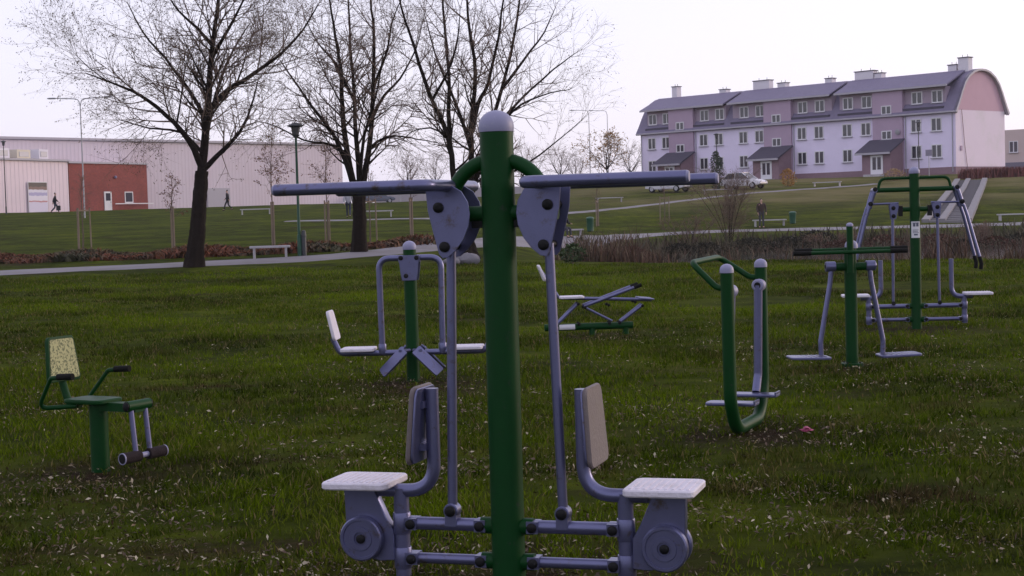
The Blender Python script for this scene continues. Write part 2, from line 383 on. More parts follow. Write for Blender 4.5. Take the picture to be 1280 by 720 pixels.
def chest_press():
    base = at_z(637, 735); root = thing('chest_press', 'large double seated press machine with thick green post and half-moon plates', 'fitness machine', base, R(-17))
    post_with_cap(root, 1.93, .070, .074, .066)
    for s in (-1, 1):
        P = lambda x, y, z: (s*x, y, z)
        arc = [P(.02, 0, 1.802)]+[P(.02+.19*math.sin(R(a)), 0, 1.60+.20*math.cos(R(a))) for a in range(8, 91, 8)]+[P(.21, 0, 1.57)]
        MB().tube(arc, .030, 18).build('arch_brace', M_GREEN, root)
        MB().tube([P(.03, 0, 1.58), P(.255, 0, 1.58)], .033, 18).build('cross_arm', M_GREEN, root)
        cl = MB(); cl.box(P(.09, 0, 1.535), (.05, .03, .03)); cl.build('arm_lug', M_BLACK, root)
        # half-moon plates
        D = [(.292, 1.69), (.285, 1.60), (.262, 1.50), (.240, 1.415), (.225, 1.398), (.200, 1.402), (.165, 1.43), (.130, 1.475), (.106, 1.53), (.100, 1.58), (.108, 1.63), (.135, 1.675), (.175, 1.70), (.24, 1.708)]
        D = list(reversed(D))
        if s < 0: D = [(-a, b) for a, b in reversed(D)]
        hub = None
        for yy in (-.075, .083):
            pl = MB().plate(D, .008, TR(0, yy, 0) @ RX(R(90)), .002).build('half_moon_plate', M_SILVER, root)
            for bx, bz in ((.236, 1.61), (.214, 1.446)):
                bolt(pl, P(bx, -.083 if yy < 0 else .0975, bz), .0225, .014)
        MB().tube([P(.236, -.08, 1.61), P(.236, .08, 1.61)], .02, 12).build('pivot_pin', M_BLACK, root)
        MB().tube([P(.214, -.08, 1.446), P(.214, .08, 1.446)], .016, 12).build('pivot_pin', M_BLACK, root)
        # handlebars: one in front, one behind, on a common crossbar
        hb = MB().tube(fillet([P(.86, -.33, 1.70), P(.20, -.33, 1.70), P(.20, .33, 1.70), P(.86, .33, 1.70)], .07, 9), .0245, 20).build('handlebar', M_SILVER, root)
        for yy in (-.33, .33): MB().tube([P(.859, yy, 1.70), P(.869, yy, 1.70)], [.0248, .020], 20).build('end_cap', M_CAP, hb)
        rd = MB().tube([P(.214, 0, 1.45), P(.243, 0, .345)], .0205, 16).build('pull_rod', M_SILVER, root)
        rf = MB(); rf.lathe([(.028, -.03), (.032, -.026), (.032, .026), (.028, .03)], TR(*P(.244, 0, .325)) @ RX(R(90)), 18); rf.box(P(.244, 0, .285), (.05, .062, .05)); rf.build('rod_fork', M_SILVER, rd)
        bolt(rd, P(.244, -.031, .325), .023); bolt(rd, P(.244, .046, .325), .023)
        seat_unit(root, s, .51 if s > 0 else .475, xb=.335 if s > 0 else .322, sl=.295, sw=.31)
chest_press()

def lat_pull():
    base = at_z(1146, 408); root = thing('lat_pull_machine', 'double pull-down machine with hanging handle bars and white sticker on its post', 'fitness machine', base, R(-7))
    post_with_cap(root, 1.94, .065, .069, .06)
    for s in (-1, 1):
        P = lambda x, y, z: (s*x, y, z)
        MB().tube(fillet([P(.03, 0, 1.875), P(.42, 0, 1.875), P(.45, 0, 1.73)], .12), .019, 14).build('top_hoop', M_GREEN, root)
        MB().tube([P(.03, 0, 1.73), P(.49, 0, 1.73)], .03, 16).build('top_arm', M_GREEN, root)
        MB().tube([P(.03, 0, 1.48), P(.20, 0, 1.48)], .03, 16).build('lower_arm', M_GREEN, root)
        MB().box(P(.18, 0, 1.46), (.05, .10, .13)).build('pivot_bracket', M_BLACK, root)
        cr = MB()
        for yy in (-.05, .05): cr.plate([(a if s > 0 else -a, b) for a, b in ([(.20, 1.54), (.24, 1.36), (.30, 1.36), (.32, 1.54), (.28, 1.57)] if s > 0 else [(.28, 1.57), (.32, 1.54), (.30, 1.36), (.24, 1.36), (.20, 1.54)])], .01, TR(0, yy, 0) @ RX(R(90)), .002)
        cr.build('crank_plate', M_SILVER, root)
        MB().tube([P(.20, 0, 1.56), P(.57, 0, 1.555)], .014, 10).build('connecting_rod', M_SILVER, root)
        lv = MB()
        for yy in (-.12, .12): lv.tube([P(.50, yy, 1.74), P(.545, yy, 1.60), P(.57, yy, 1.50)], .028, 12)
        lv.tube([P(.50, -.16, 1.73), P(.50, .16, 1.73)], .03, 12); lv.build('lever', M_SILVER, root)
        for yy in (-.15, .15):
            hb = MB().tube([P(.575, yy, 1.52), P(.62, yy, 1.38), P(.755, yy*1.25, .86)], .021, 12).build('handle_bar', M_SILVER, root)
            MB().tube([P(.752, yy*1.25, .87), P(.775, yy*1.28, .78), P(.765, yy*1.28, .71)], .025, 12).build('grip', M_GRIP, hb)
        for q in (.50, .56): bolt(root, P(q, -.15, 1.74 if q < .55 else 1.56), .03)
        bolt(root, P(.27, -.062, 1.50), .026); bolt(root, P(.27, -.062, 1.40), .026)
        MB().tube([P(.275, 0, 1.37), P(.285, 0, .31)], .018, 12).build('pull_rod', M_SILVER, root)
        bolt(root, P(.285, -.03, .30), .026)
        seat_unit(root, s, xs=.59, full=False, zs=(.26, .09), seat_z=.42)
    m = Matrix.Identity(4)
    lb = MB(); n = 8; rings = []
    for z in (1.12, 1.325): rings.append([(.0668*math.sin(R(a)), -.0668*math.cos(R(a)), z) for a in np.linspace(-52, 52, n)])
    lb.loops(rings, False, False, closed=False); lbl = lb.build('sticker', M_LABEL, root)
    pr = MB()
    for z, a0, a1, hh in ((1.30, -34, 34, .012), (1.262, -30, -4, .04), (1.262, 4, 32, .04), (1.215, -34, 30, .007), (1.198, -34, 22, .007), (1.181, -34, 33, .007), (1.15, -20, 20, .02)):
        pr.loops([[(.0674*math.sin(R(a)), -.0674*math.cos(R(a)), z+q) for a in np.linspace(a0, a1, 5)] for q in (0, hh)], False, False, closed=False)
    pr.build('sticker_print', M_PRINT, lbl)
lat_pull()

def swing_machine():
    base = at_z(1067, 456); root = thing('leg_swing_machine', 'green T-handled leg swing machine with two hanging grey footrests', 'fitness machine', base, R(3))
    MB().tube([(0, .05, -.05), (0, .05, 1.15)], .06, 26).build('post', M_GREEN, root)
    MB().lathe([(.063, 1.14), (.063, 1.165)]+[(.063*math.cos(R(a)), 1.165+.055*math.sin(R(a))) for a in (20, 40, 60, 80)], TR(0.012, .05, 0), 24).build('post_cap', M_CAP, root)
    mast = MB().tube([(-.022, -.035, .9), (-.022, -.035, 1.36)], .033, 20).build('mast', M_GREEN, root)
    MB().lathe([(.034, 1.355), (.034, 1.372), (.022, 1.386), (.008, 1.39)], TR(-.022, -.035, 0), 18).build('mast_cap', M_CAP, mast)
    for yy, z, sh in ((-.075, 1.105, -.03), (.13, 1.125, .03)):
        hb = MB().tube([(-.40+sh, yy, z), (.40+sh, yy, z)], .019, 14).build('handlebar', M_GREEN, root)
        for s in (-1, 1): MB().tube([(s*.39+sh, yy, z), (s*.56+sh, yy, z)], .024, 14).build('grip', M_GRIP, hb)
    MB().tube([(-.21, .05, .96), (.21, .05, .96)], .04, 18).build('axle', M_GREEN, root)
    bp = MB(); bp.lathe([(.11, -.02), (.11, .012), (.105, .016), (.065, .016)], TR(0, .05, 0), 24); bp.build('base_flange', M_GREEN, root)
    for k in range(4):
        a = R(45+90*k); bolt(root, (.088*math.cos(a), .05+.088*math.sin(a), .014), .012, .014, 'Z')
    for s in (-1, 1):
        hub = MB().lathe([(.046, -.04), (.05, -.035), (.05, .05), (.044, .056), (.02, .058)], TR(s*.19, .05, .965) @ RY(s*R(90)), 20).build('swing_hub', M_SILVER, root)
        bolt(hub, (s*.251, .05, .965), .02, .014, 'X')
        MB().tube(fillet([(s*.19, .05, .95), (s*.205, .05, .80), (s*.31, .05, .23), (s*.305, .05, .10)], .16), .0245, 16).build('swing_leg', M_SILVER, root)
        fp = MB().plate(rrect(.40, .30, .05), .024, TR(s*.445, -.01, .075) @ RY(s*R(-1.5)), .006).build('footrest', M_SILVER, root)
        rd = MB()
        for k in range(7): rd.box((s*.445-.15+.05*k, -.01, .101), (.015, .22, .004))
        rd.build('tread_ridges', M_SILVER, fp, smooth=False)
swing_machine()

def air_walker():
    n = at_z(914, 547); a = math.atan2(.85, .36)     # frame runs away from the camera
    root = thing('air_walker', 'green U-frame walking trainer with looped handle and grey pedals', 'fitness machine', n, a)
    # local x runs from the near post to the far one, local +y points to the left: the handle side
    L = .92
    MB().tube(fillet([(-.02, 0, 1.14), (0, 0, .25), (.13, 0, .035), (L-.13, 0, .035), (L, 0, .25), (L, 0, 1.14)], .28, 10), .045, 22).build('u_frame', M_GREEN, root)
    for x in (-.02, L):
        MB().lathe([(.048, 1.13), (.048, 1.15)]+[(.048*math.cos(R(q)), 1.15+.042*math.sin(R(q))) for q in (20, 40, 60, 80)], TR(x, 0, 0), 22).build('post_cap', M_CAP, root)
    MB().tube(fillet([(-.02, .0, 1.02), (.0, .08, 1.03), (.02, .26, 1.20), (L-.06, .30, 1.21), (L-.02, .08, 1.06), (L, 0, 1.05)], .09), .021, 16).build('handle_loop', M_GREEN, root)
    for x, s in ((.0, 1), (L, -1)):
        ax = MB().lathe([(.04, -.03), (.046, -.02), (.046, .05), (.036, .06)], TR(x+s*.05, 0, 1.0) @ RY(s*R(90)), 20).build('pivot_hub', M_CAP, root)
        bolt(ax, (x+s*.112, 0, 1.0), .024, .012, 'X')
        lg = MB(); ox = x+s*.085
        sw = .02 if s < 0 else .04
        lg.tube(fillet([(ox, 0, 1.0), (ox, sw*.8, .34), (ox+s*.05, sw, .225)], .12), .031, 14); lg.build('pendulum', M_SILVER, root)
        pd = MB().plate(rrect(.15, .36, .03), .022, TR(ox+s*.11, sw, .20), .005).build('pedal', M_SILVER, root)
        MB().box((ox+s*.11, sw-.172, .224), (.13, .012, .025)).build('pedal_stop', M_SILVER, pd)
air_walker()

def rower():
    base = at_z(742, 416); root = thing('rowing_machine', 'low green and grey rowing machine with raised handle on the grass', 'fitness machine', base, R(4))
    Z = lambda y: (590-y)/570.0; X = lambda x: (x-600)/570.0
    MB().tube([(X(238), 0, .085), (X(892), 0, .085)], .046, 20).build('base_beam', M_GREEN, root)
    lb = MB(); lb.loops([[(x, -.0472*math.cos(R(a)), .085+.0472*math.sin(R(a))) for a in np.linspace(-40, 50, 7)] for x in (X(345), X(462))], False, False, closed=False)
    lb.build('sticker', M_LABEL, root)
    ft = MB()
    for x in (X(300), X(590), X(840)): ft.tube([(x, 0, -.05), (x, 0, .06)], .04, 14)
    ft.build('anchor_foot', M_GREEN, root)
    MB().tube(fillet([(X(215), 0, Z(110)), (X(350), 0, Z(325)), (X(900), 0, Z(352)), (X(1035), 0, Z(360))], .06), .022, 14).build('seat_rail', M_SILVER, root)
    m = TR(X(218), 0, Z(140)) @ RY(R(-22)) @ Matrix(((0, 0, 1, 0), (1, 0, 0, 0), (0, 1, 0, 0), (0, 0, 0, 1)))
    MB().plate(rrect(.28, .22, .04, top=.85), .03, m, .006).build('backrest', M_SEAT, root)
    MB().plate(rrect(.32, .30, .04), .03, TR(X(440), 0, Z(330)), .006).build('seat', M_SEAT, root)
    for s in (-1, 1):
        y = s*.10
        hb = MB().tube([(X(530), y, Z(388)), (X(905), s*.16, Z(258))], .021, 12).build('handle_bar', M_SILVER, root)
        MB().tube([(X(895), s*.16, Z(262)), (X(950), s*.16, Z(243))], .025, 12).build('grip', M_GRIP, hb)
        MB().tube([(X(540), y*.8, Z(400)), (X(735), y*.5, Z(505))], .017, 10).build('link_rod', M_SILVER, root)
        MB().tube([(X(965), y*.8, Z(392)), (X(800), y*.5, Z(510))], .019, 10).build('front_strut', M_SILVER, root)
        MB().tube([(X(485), y*.8, Z(368)), (X(330), y*.5, Z(515))], .019, 10).build('rear_strut', M_SILVER, root)
        MB().plate(rrect(.20, .12, .02), .02, TR(X(985), s*.13, Z(352)) @ RY(R(6)), .004).build('footrest', M_SILVER, root)
        for px_, pz in ((485, 370), (535, 398), (710, 385), (960, 398), (905, 368)): bolt(root, (X(px_), -.11 if s < 0 else .124, Z(pz)), .02)
        for px_ in (490, 715, 790): bolt(root, (X(px_), -.06 if s < 0 else .074, .125), .022)
rower()

def leg_press():
    base = at_z(517, 476); root = thing('leg_press_machine', 'double leg press with cream seat backrest and grey hooped hanger tubes', 'fitness machine', base, R(-4))
    post_with_cap(root, 1.27, .062, .066, .06)
    hd = MB().plate([(.085, .97), (.095, 1.16), (.10, 1.20), (-.10, 1.20), (-.095, 1.16), (-.085, .97)][::-1], .10, TR(0, .07-.12, 0) @ RX(R(90)) @ TR(0, 0, -.0), .01)
    # wrap-round head: a shield in front and one behind
    hd = MB()
    pol = [(-.07, .965), (.07, .965), (.085, 1.05), (.098, 1.205), (-.098, 1.205), (-.085, 1.05)]
    hd.plate(pol, .012, TR(0, -.066, 0) @ RX(R(90)), .003); hd.plate(pol, .012, TR(0, .078, 0) @ RX(R(90)), .003)
    hd.box((-.09, 0, 1.17), (.02, .15, .06)); hd.box((.09, 0, 1.17), (.02, .15, .06))
    h = hd.build('head_bracket', M_SILVER, root)
    for x, z in ((-.075, 1.18), (.075, 1.18), (-.03, 1.01)): bolt(h, (x, -.079, z), .022)
    for s in (-1, 1):
        P = lambda x, y, z: (s*x, y, z)
        MB().tube(fillet([P(.07, 0, 1.18), P(.30, 0, 1.18), P(.29, 0, .28)], .13, 9), .029, 16).build('hanger_tube', M_SILVER, root)
        MB().lathe([(.036, -.05), (.038, -.045), (.038, .045), (.036, .05)], TR(*P(.29, 0, .31)), 16).build('hanger_clamp', M_SILVER, root)
        MB().tube(fillet([P(.12, 0, .275), P(.70, 0, .275), P(.77, 0, .43)], .09), .027, 16).build('seat_arm', M_SILVER, root)
        m = TR(*P(.775, 0, .55)) @ RY(s*R(13)) @ Matrix(((0, 0, -s, 0), (-s, 0, 0, 0), (0, 1, 0, 0), (0, 0, 0, 1)))
        MB().plate(rrect(.30, .29, .04, top=.86), .03, m, .006).build('backrest', M_SEAT, root)
        MB().plate(rrect(.32, .32, .04), .03, TR(*P(.52, 0, .30)), .006).build('seat', M_SEAT, root)
        for yy in (-.17, .17):
            pr = MB().tube([P(.02, yy*.4, .30), P(.10, yy, .30)], .018, 10).build('pedal_arm', M_SILVER, root)
            MB().plate(rrect(.32, .13, .02), .016, TR(*P(.16, yy, .20)) @ RY(s*R(45)) @ RX(R(42 if yy < 0 else -30)), .004).build('pedal', M_SILVER, pr)
leg_press()

def leg_extension():
    base = at_z(126, 587); root = thing('leg_extension_seat', 'green leg extension seat with scribbled cream backrest and foam rollers', 'fitness machine', base, R(-29))
    MB().tube([(0, 0, -.05), (0, 0, .42)], .068, 26).build('pedestal', M_GREEN, root)
    MB().plate(rrect(.38, .27, .05), .028, TR(-.05, 0, .435), .007).build('seat', M_GREEN, root)
    MB().box((.20, 0, .415), (.42, .10, .055)).build('front_beam', M_GREEN, root)
    MB().tube(fillet([(-.18, 0, .42), (-.30, 0, .43), (-.36, 0, .58)], .06), .028, 14).build('back_tube', M_GREEN, root)
    m = TR(-.37, 0, .71) @ RY(R(-7)) @ Matrix(((0, 0, 1, 0), (1, 0, 0, 0), (0, 1, 0, 0), (0, 0, 0, 1)))
    bk = MB().plate(rrect(.335, .295, .03, top=.80), .036, m, .005).build('backrest', M_GREEN, root)
    MB().plate(rrect(.30, .26, .02, top=.80), .006, m @ TR(0, 0, .0345), .002).build('backrest_panel', M_SCRAWL, bk)
    for s in (-1, 1):
        ar = MB().tube(fillet([(-.12, s*.10, .42), (-.36, s*.25, .41), (-.17, s*.30, .615), (.03, s*.30, .63)], .05), .015, 12).build('armrest', M_GREEN, root)
        MB().tube([(-.10, s*.30, .624), (.05, s*.30, .631)], .021, 12).build('grip', M_GRIP, ar)
        MB().tube([(.39, s*.075, .42), (.425, s*.075, .12)], .020, 12).build('roller_arm', M_SILVER, root)
        ro = MB().tube([(.43, s*.045, .115), (.43, s*.225, .115)], .036, 18).build('foam_roller', M_FOAM, root)
        MB().lathe([(.037, 0), (.037, .010), (.033, .011), (.031, .004)], TR(.43, s*.221, .115) @ RX(-s*R(90)), 18).build('end_ring', M_CAP, ro); MB().lathe([(.0305, 0), (.0305, .007), (.01, .008)], TR(.43, s*.222, .115) @ RX(-s*R(90)), 18).build('end_plug', M_BLACK, ro)
    root.scale = (.86, .86, 1.0)
    MB().tube([(.39, -.12, .43), (.39, .12, .43)], .034, 16).build('pivot_tube', M_GREEN, root)
    MB().tube([(.43, -.08, .115), (.43, .08, .115)], .018, 12).build('roller_axle', M_CAP, root)
    for s in (-1, 1): bolt(root, (.39, -.121 if s < 0 else .135, .43), .030)
leg_extension()

# ------------------------------------------------------------------ trees
class Tree:
    def __init__(s, seed, maxr=.02):
        s.r = random.Random(seed); s.wood = MB(); s.twig = MB(); s.tips = []
    def rv(s, a=1.0):
        return Vector((s.r.uniform(-a, a), s.r.uniform(-a, a), s.r.uniform(-a, a)))
    def limb(s, pts, r0, r1, n=9, sub=3):
        pts = [Vector(p) for p in pts]; Q = []
        for i in range(len(pts)-1):
            p0, p1, p2, p3 = pts[max(i-1, 0)], pts[i], pts[i+1], pts[min(i+2, len(pts)-1)]
            for k in range(sub):
                t = k/sub; Q.append(.5*((2*p1)+(p2-p0)*t+(2*p0-5*p1+4*p2-p3)*t*t+(3*p1-p0-3*p2+p3)*t**3)+s.rv(.012))
        Q.append(pts[-1]); m = len(Q)-1
        rad = [r0+(r1-r0)*(i/m)**.8 for i in range(m+1)]
        s.wood.tube(Q, rad, n, caps=True); return Q, rad
    def grow(s, p, d, L, r, level, spec):
        nseg = (0, 6, 4, 3)[level]; pts = [p.copy()]; d = d.normalized()
        wander = (0, .10, .14, .16)[level]; trop = spec['trop'][level-1]
        for i in range(nseg):
            d = (d+s.rv(wander)+Vector((0, 0, trop))).normalized()
            p = p+d*(L/nseg); pts.append(p.copy())
        tgt = s.wood if level == 1 and r > .03 else s.twig
        tgt.tube(pts, [r*(1-.75*i/nseg) for i in range(nseg+1)], (0, 5, 4, 3)[level], caps=False)
        if level < 3:
            nc = spec['n'][level]; nc = max(1, int(nc*L/spec['len'][level-1]*s.r.uniform(.8, 1.25)))
            for k in range(nc):
                t = s.r.uniform(.18, 1.0)*nseg; i = min(int(t), nseg-1); q = pts[i].lerp(pts[i+1], t-i)
                ax = (pts[i+1]-pts[i]).normalized()
                side = ax.cross(s.rv()).normalized()
                a = s.r.uniform(.45, 1.0)
                s.grow(q, ax*math.cos(a)+side*math.sin(a), spec['len'][level]*s.r.uniform(.55, 1.25)*(1.1-.4*t/nseg), max(r*.5, spec['rmin']), level+1, spec)
        else:
            s.tips.append((pts[1], d)); s.tips.append((pts[2], d)); s.tips.append((pts[-1], d))
    def clothe(s, Q, rad, every, spec, skip=.2):
        acc = 0
        for i in range(1, len(Q)):
            seg = (Q[i]-Q[i-1]).length; acc += seg
            if i/len(Q) < skip: acc = 0; continue
            while acc > every:
                acc -= every; ax = (Q[i]-Q[i-1]).normalized(); side = ax.cross(s.rv()).normalized()
                a = s.r.uniform(.55, 1.15)
                s.grow(Q[i-1].lerp(Q[i], s.r.random()), ax*math.cos(a)+side*math.sin(a), spec['len'][0]*s.r.uniform(.5, 1.2)*(1.15-.55*i/len(Q)), max(min(rad[i]*.45, .045), spec['rmin']*2), 1, spec)
        tip = (Q[-1]-Q[-2]).normalized()
        for k in range(3): s.grow(Q[-1], tip+s.rv(.45), spec['len'][0]*.7, spec['rmin']*2, 1, spec)
    def leaves(s, n, size, droop=.6):
        V = []; F = []
        for k in range(n):
            p, d = s.r.choice(s.tips)
            p = p+s.rv(.05); a = (d+s.rv(.9)+Vector((0, 0, -droop))).normalized(); b = a.cross(s.rv()).normalized()
            L = size*s.r.uniform(.6, 1.4); w = L*.24; i = len(V)
            V += [p, p+a*L*.5+b*w, p+a*L, p+a*L*.5-b*w]; F.append((i, i+1, i+2, i+3))
        return V, F
    def build(s, name, label, cat, loc, leaves=None, group=None, twig_mat=None, leaf_mat=None, bark=None):
        root = thing(name, label, cat, loc, 0, group)
        s.wood.build('trunk', bark or M_BARK, root, angle=80)
        s.twig.build('crown', twig_mat or M_TWIG, root, angle=180)
        if leaves:
            V, F = s.leaves(*leaves); o = numpy_mesh('leaves', V, F, leaf_mat or M_WLEAF, root); o['kind'] = 'stuff'
        return root

def big_tree(seed, base_px, trunk, limbs, label, spec, leaves, rtrunk, every):
    b = G(*base_px); t = Tree(seed)
    def W(px, py, off): return at_depth(px, py, b.y+off)-b
    Q = [W(px, py, 0) for px, py in trunk]
    Q[0] = Vector((Q[0].x, 0, -.15))
    flare = [Vector((Q[0].x*.9, 0, -.2)), Q[0].lerp(Q[1], .12)]
    Qs, rr = t.limb(Q, rtrunk[0], rtrunk[1], 8, 9)
    t.wood = MB(); m_ = len(Qs)-1
    rr = [rtrunk[0]+(rtrunk[1]-rtrunk[0])*max(0, min(1, (q.z+.15)/Qs[-1].z))**.8+rtrunk[0]*.42*math.exp(-(q.z+.15)/.28) for q in Qs]
    t.wood.tube(Qs, rr, 26)
    for k, v in enumerate(t.wood.v):
        c = Qs[min(k//26, m_)]; d = Vector(v)-c; an_ = math.atan2(d.y, d.x); z = c.z
        f = 1+.055*math.sin(5*an_+z*1.3+seed)+.05*math.sin(8*an_-z*2.1)+.035*math.sin(13*an_+z*4.7)+t.r.uniform(-.035, .035)+.10*math.exp(-(z+.15)/.3)*math.sin(4*an_+seed)
        t.wood.v[k] = tuple(c+d*f)
    for pts, o0, o1, r0, r1 in limbs:
        n = len(pts)
        Ql, rl = t.limb([W(px, py, o0+(o1-o0)*(k/(n-1))) for k, (px, py) in enumerate(pts)], r0*.74, r1*.8)
        t.clothe(Ql, rl, every, spec)
    return t.build('willow_tree', label, 'tree', b, leaves, 'bare willows along the path')
SPEC1 = dict(len=(2.1, 1.2, .75), n=(0, 8, 7), trop=(.06, .04, .0), rmin=.0029)
big_tree(3, (243, 334), [(243, 334), (246, 300), (249, 255), (252, 214)], [
    ([(251, 238), (253, 205), (257, 165), (261, 115), (265, 65), (271, 15), (280, -45), (288, -95)], 0, .4, .23, .03),
    ([(251, 206), (236, 176), (207, 143), (176, 120), (142, 104), (108, 92)], 0, -1.0, .15, .02),
    ([(258, 150), (236, 112), (206, 72), (178, 40), (160, 5)], 0, 1.4, .10, .018),
    ([(266, 58), (246, 35), (222, 12), (198, -25)], 0, -.8, .09, .018),
    ([(257, 142), (286, 112), (316, 93), (350, 68), (378, 38), (398, 5)], 0, .9, .14, .02),
    ([(254, 212), (276, 190), (299, 166), (313, 136), (322, 102)], 0, -1.0, .13, .02),
    ([(265, 72), (286, 36), (304, 0), (322, -45)], 0, -1.2, .09, .018),
    ([(254, 195), (262, 150), (276, 100), (292, 62), (312, 30)], 0, 2.8, .12, .02),
    ([(252, 190), (226, 165), (186, 160), (150, 150)], 0, 1.8, .08, .015),
    ([(140, 104), (118, 90), (96, 70)], -1.0, -1.2, .03, .012),
], 'leaning bare willow with a single thick dark trunk and wide crown', SPEC1, (20000, .05), (.275, .19), .24)
SPEC2 = dict(len=(1.9, 1.1, .7), n=(0, 7, 6), trop=(.07, -.02, -.17), rmin=.0029)
big_tree(5, (449, 316), [(449, 316), (449, 280), (449, 245), (449, 228)], [
    ([(446, 250), (437, 215), (428, 192), (415, 165), (390, 133), (367, 100), (350, 75)], 0, -1.0, .17, .02),
    ([(444, 240), (434, 190), (428, 137), (426, 87), (419, 45), (412, 0), (402, -50)], 0, .6, .17, .02),
    ([(450, 235), (448, 200), (445, 170), (442, 105), (438, 60), (436, 10), (430, -60)], 0, 1.5, .16, .02),
    ([(452, 240), (457, 212), (463, 174), (467, 105), (467, 37), (463, 0), (462, -60)], 0, -.5, .18, .02),
    ([(462, 185), (478, 174), (495, 170), (522, 174), (552, 180)], 0, -.8, .08, .012),
    ([(430, 190), (412, 180), (380, 175), (345, 158), (318, 150)], 0, .8, .08, .012),
    ([(464, 150), (480, 120), (500, 98), (520, 60), (530, 20)], 0, 1.2, .09, .015),
    ([(466, 110), (482, 70), (490, 30), (505, -10)], 0, -1.8, .08, .015),
    ([(440, 120), (420, 80), (396, 52), (380, 20)], 0, 2.4, .08, .015),
    ([(450, 225), (455, 170), (470, 120), (480, 60)], 0, -2.6, .10, .015),
], 'bare willow splitting low into several upright stems behind the lamp post', SPEC2, (8000, .05), (.25, .20), .28)
SPEC3 = dict(len=(1.5, .95, .6), n=(0, 6, 5.5), trop=(.07, .04, .0), rmin=.0029)
big_tree(9, (588, 323), [(588, 323), (584, 300), (581, 270), (580, 255)], [
    ([(579, 262), (568, 229), (561, 174), (536, 115), (518, 60), (502, 9), (492, -40)], 0, -.8, .17, .02),
    ([(562, 185), (561, 140), (561, 92), (555, 27), (552, -20), (548, -70)], 0, .8, .12, .018),
    ([(582, 262), (589, 238), (589, 160), (594, 92), (587, 37), (583, -10), (580, -60)], 0, .2, .17, .02),
    ([(590, 165), (598, 130), (610, 105), (623, 46), (629, 0), (636, -50)], 0, -1.2, .12, .018),
    ([(584, 258), (596, 220), (605, 183), (628, 110), (642, 50), (650, 0), (655, -40)], 0, 1.0, .15, .02),
    ([(606, 180), (626, 152), (651, 124), (692, 87), (720, 66)], 0, -.6, .10, .014),
    ([(598, 215), (620, 222), (648, 211), (688, 183), (727, 150)], 0, .4, .09, .012),
    ([(628, 110), (655, 75), (680, 40), (694, 10)], 0, 1.8, .08, .013),
    ([(540, 125), (560, 90), (572, 50), (575, 10)], 0, -1.8, .07, .013),
    ([(590, 190), (570, 130), (545, 70), (530, 15)], 0, 2.4, .10, .014),
    ([(604, 185), (640, 140), (676, 120), (712, 112)], 0, -2.2, .08, .012),
    ([(560, 170), (538, 160), (515, 165), (500, 178)], 0, .6, .05, .01),
], 'bare willow with many fanning stems behind the large press machine', SPEC3, (3000, .05), (.25, .19), .30)

# staked saplings
M_SAPBARK = pmat('sapling bark', (.12, .085, .065), .85, var=.3)
M_RUST = pmat('rusty withered leaf', (.15, .075, .04), .75, var=.3, island=.45, trans=.2)
SPECS = dict(len=(.75, .45, .28), n=(0, 5, 4), trop=(.10, .03, .0), rmin=.005)
def sapling(px, py, h, stakes, label, leafn, seed, crown=1.0):
    b = G(px, py); t = Tree(seed)
    Q, rr = t.limb([(0, 0, -.05), (.02, .01, h*.35), (-.01, .02, h*.7), (.03, 0, h)], .035, .012, 7)
    sp = dict(SPECS); sp['len'] = tuple(x*crown for x in SPECS['len'])
    t.clothe(Q, rr, .12, sp, .5)
    root = t.build('staked_sapling', label, 'sapling', b, (leafn, .07, .3) if leafn else None, 'young staked trees on the lawns', leaf_mat=M_RUST, bark=M_SAPBARK)
    rot = random.Random(seed).uniform(0, 2)
    pts = []
    for k in range(stakes):
        a = rot+2*math.pi*k/stakes; p = (.30*math.cos(a), .30*math.sin(a)); pts.append(p)
        MB().tube([(p[0]*1.05, p[1]*1.05, -.1), (p[0], p[1], 1.62)], .028, 8).build('stake', M_STAKE, root)
    for k in range(stakes if stakes > 2 else 1):
        p, q = pts[k], pts[(k+1) % stakes]; m = ((p[0]+q[0])/2, (p[1]+q[1])/2); L = math.hypot(q[0]-p[0], q[1]-p[1])
        MB().box((0, 0, 0), (L+.06, .025, .06), TR(m[0], m[1], 1.52) @ RZ(math.atan2(q[1]-p[1], q[0]-p[0]))).build('stake_rail', M_STAKE, root)
sapling(104, 312, 2.5, 3, 'leafless sapling held by three stakes in front of the brick building', 0, 21, .8)
sapling(217, 315, 2.3, 2, 'short sapling with dark withered leaves staked beside the leaning willow', 260, 22, .7)
sapling(342, 307, 3.6, 2, 'tall sapling with brown leaf crown staked beyond the slab bench', 900, 23, 1.25)
sapling(410, 305, 3.4, 2, 'thin sapling with few rusty leaves staked between lamp post and multi-stem willow', 420, 24, 1.1)
sapling(463, 303, 2.6, 2, 'bare sapling staked just right of the multi-stem willow trunk', 60, 25, .8)
sapling(515, 300, 2.8, 2, 'slim sapling with stakes standing under the spreading willow branches', 60, 26, .8)
sapling(747, 283, 2.4, 2, 'small bare sapling staked beside the green litter bin by the pond', 30, 27, .7)
sapling(831, 277, 3.0, 2, 'lone bare sapling staked on the slope below the apartment house', 60, 28, .9)

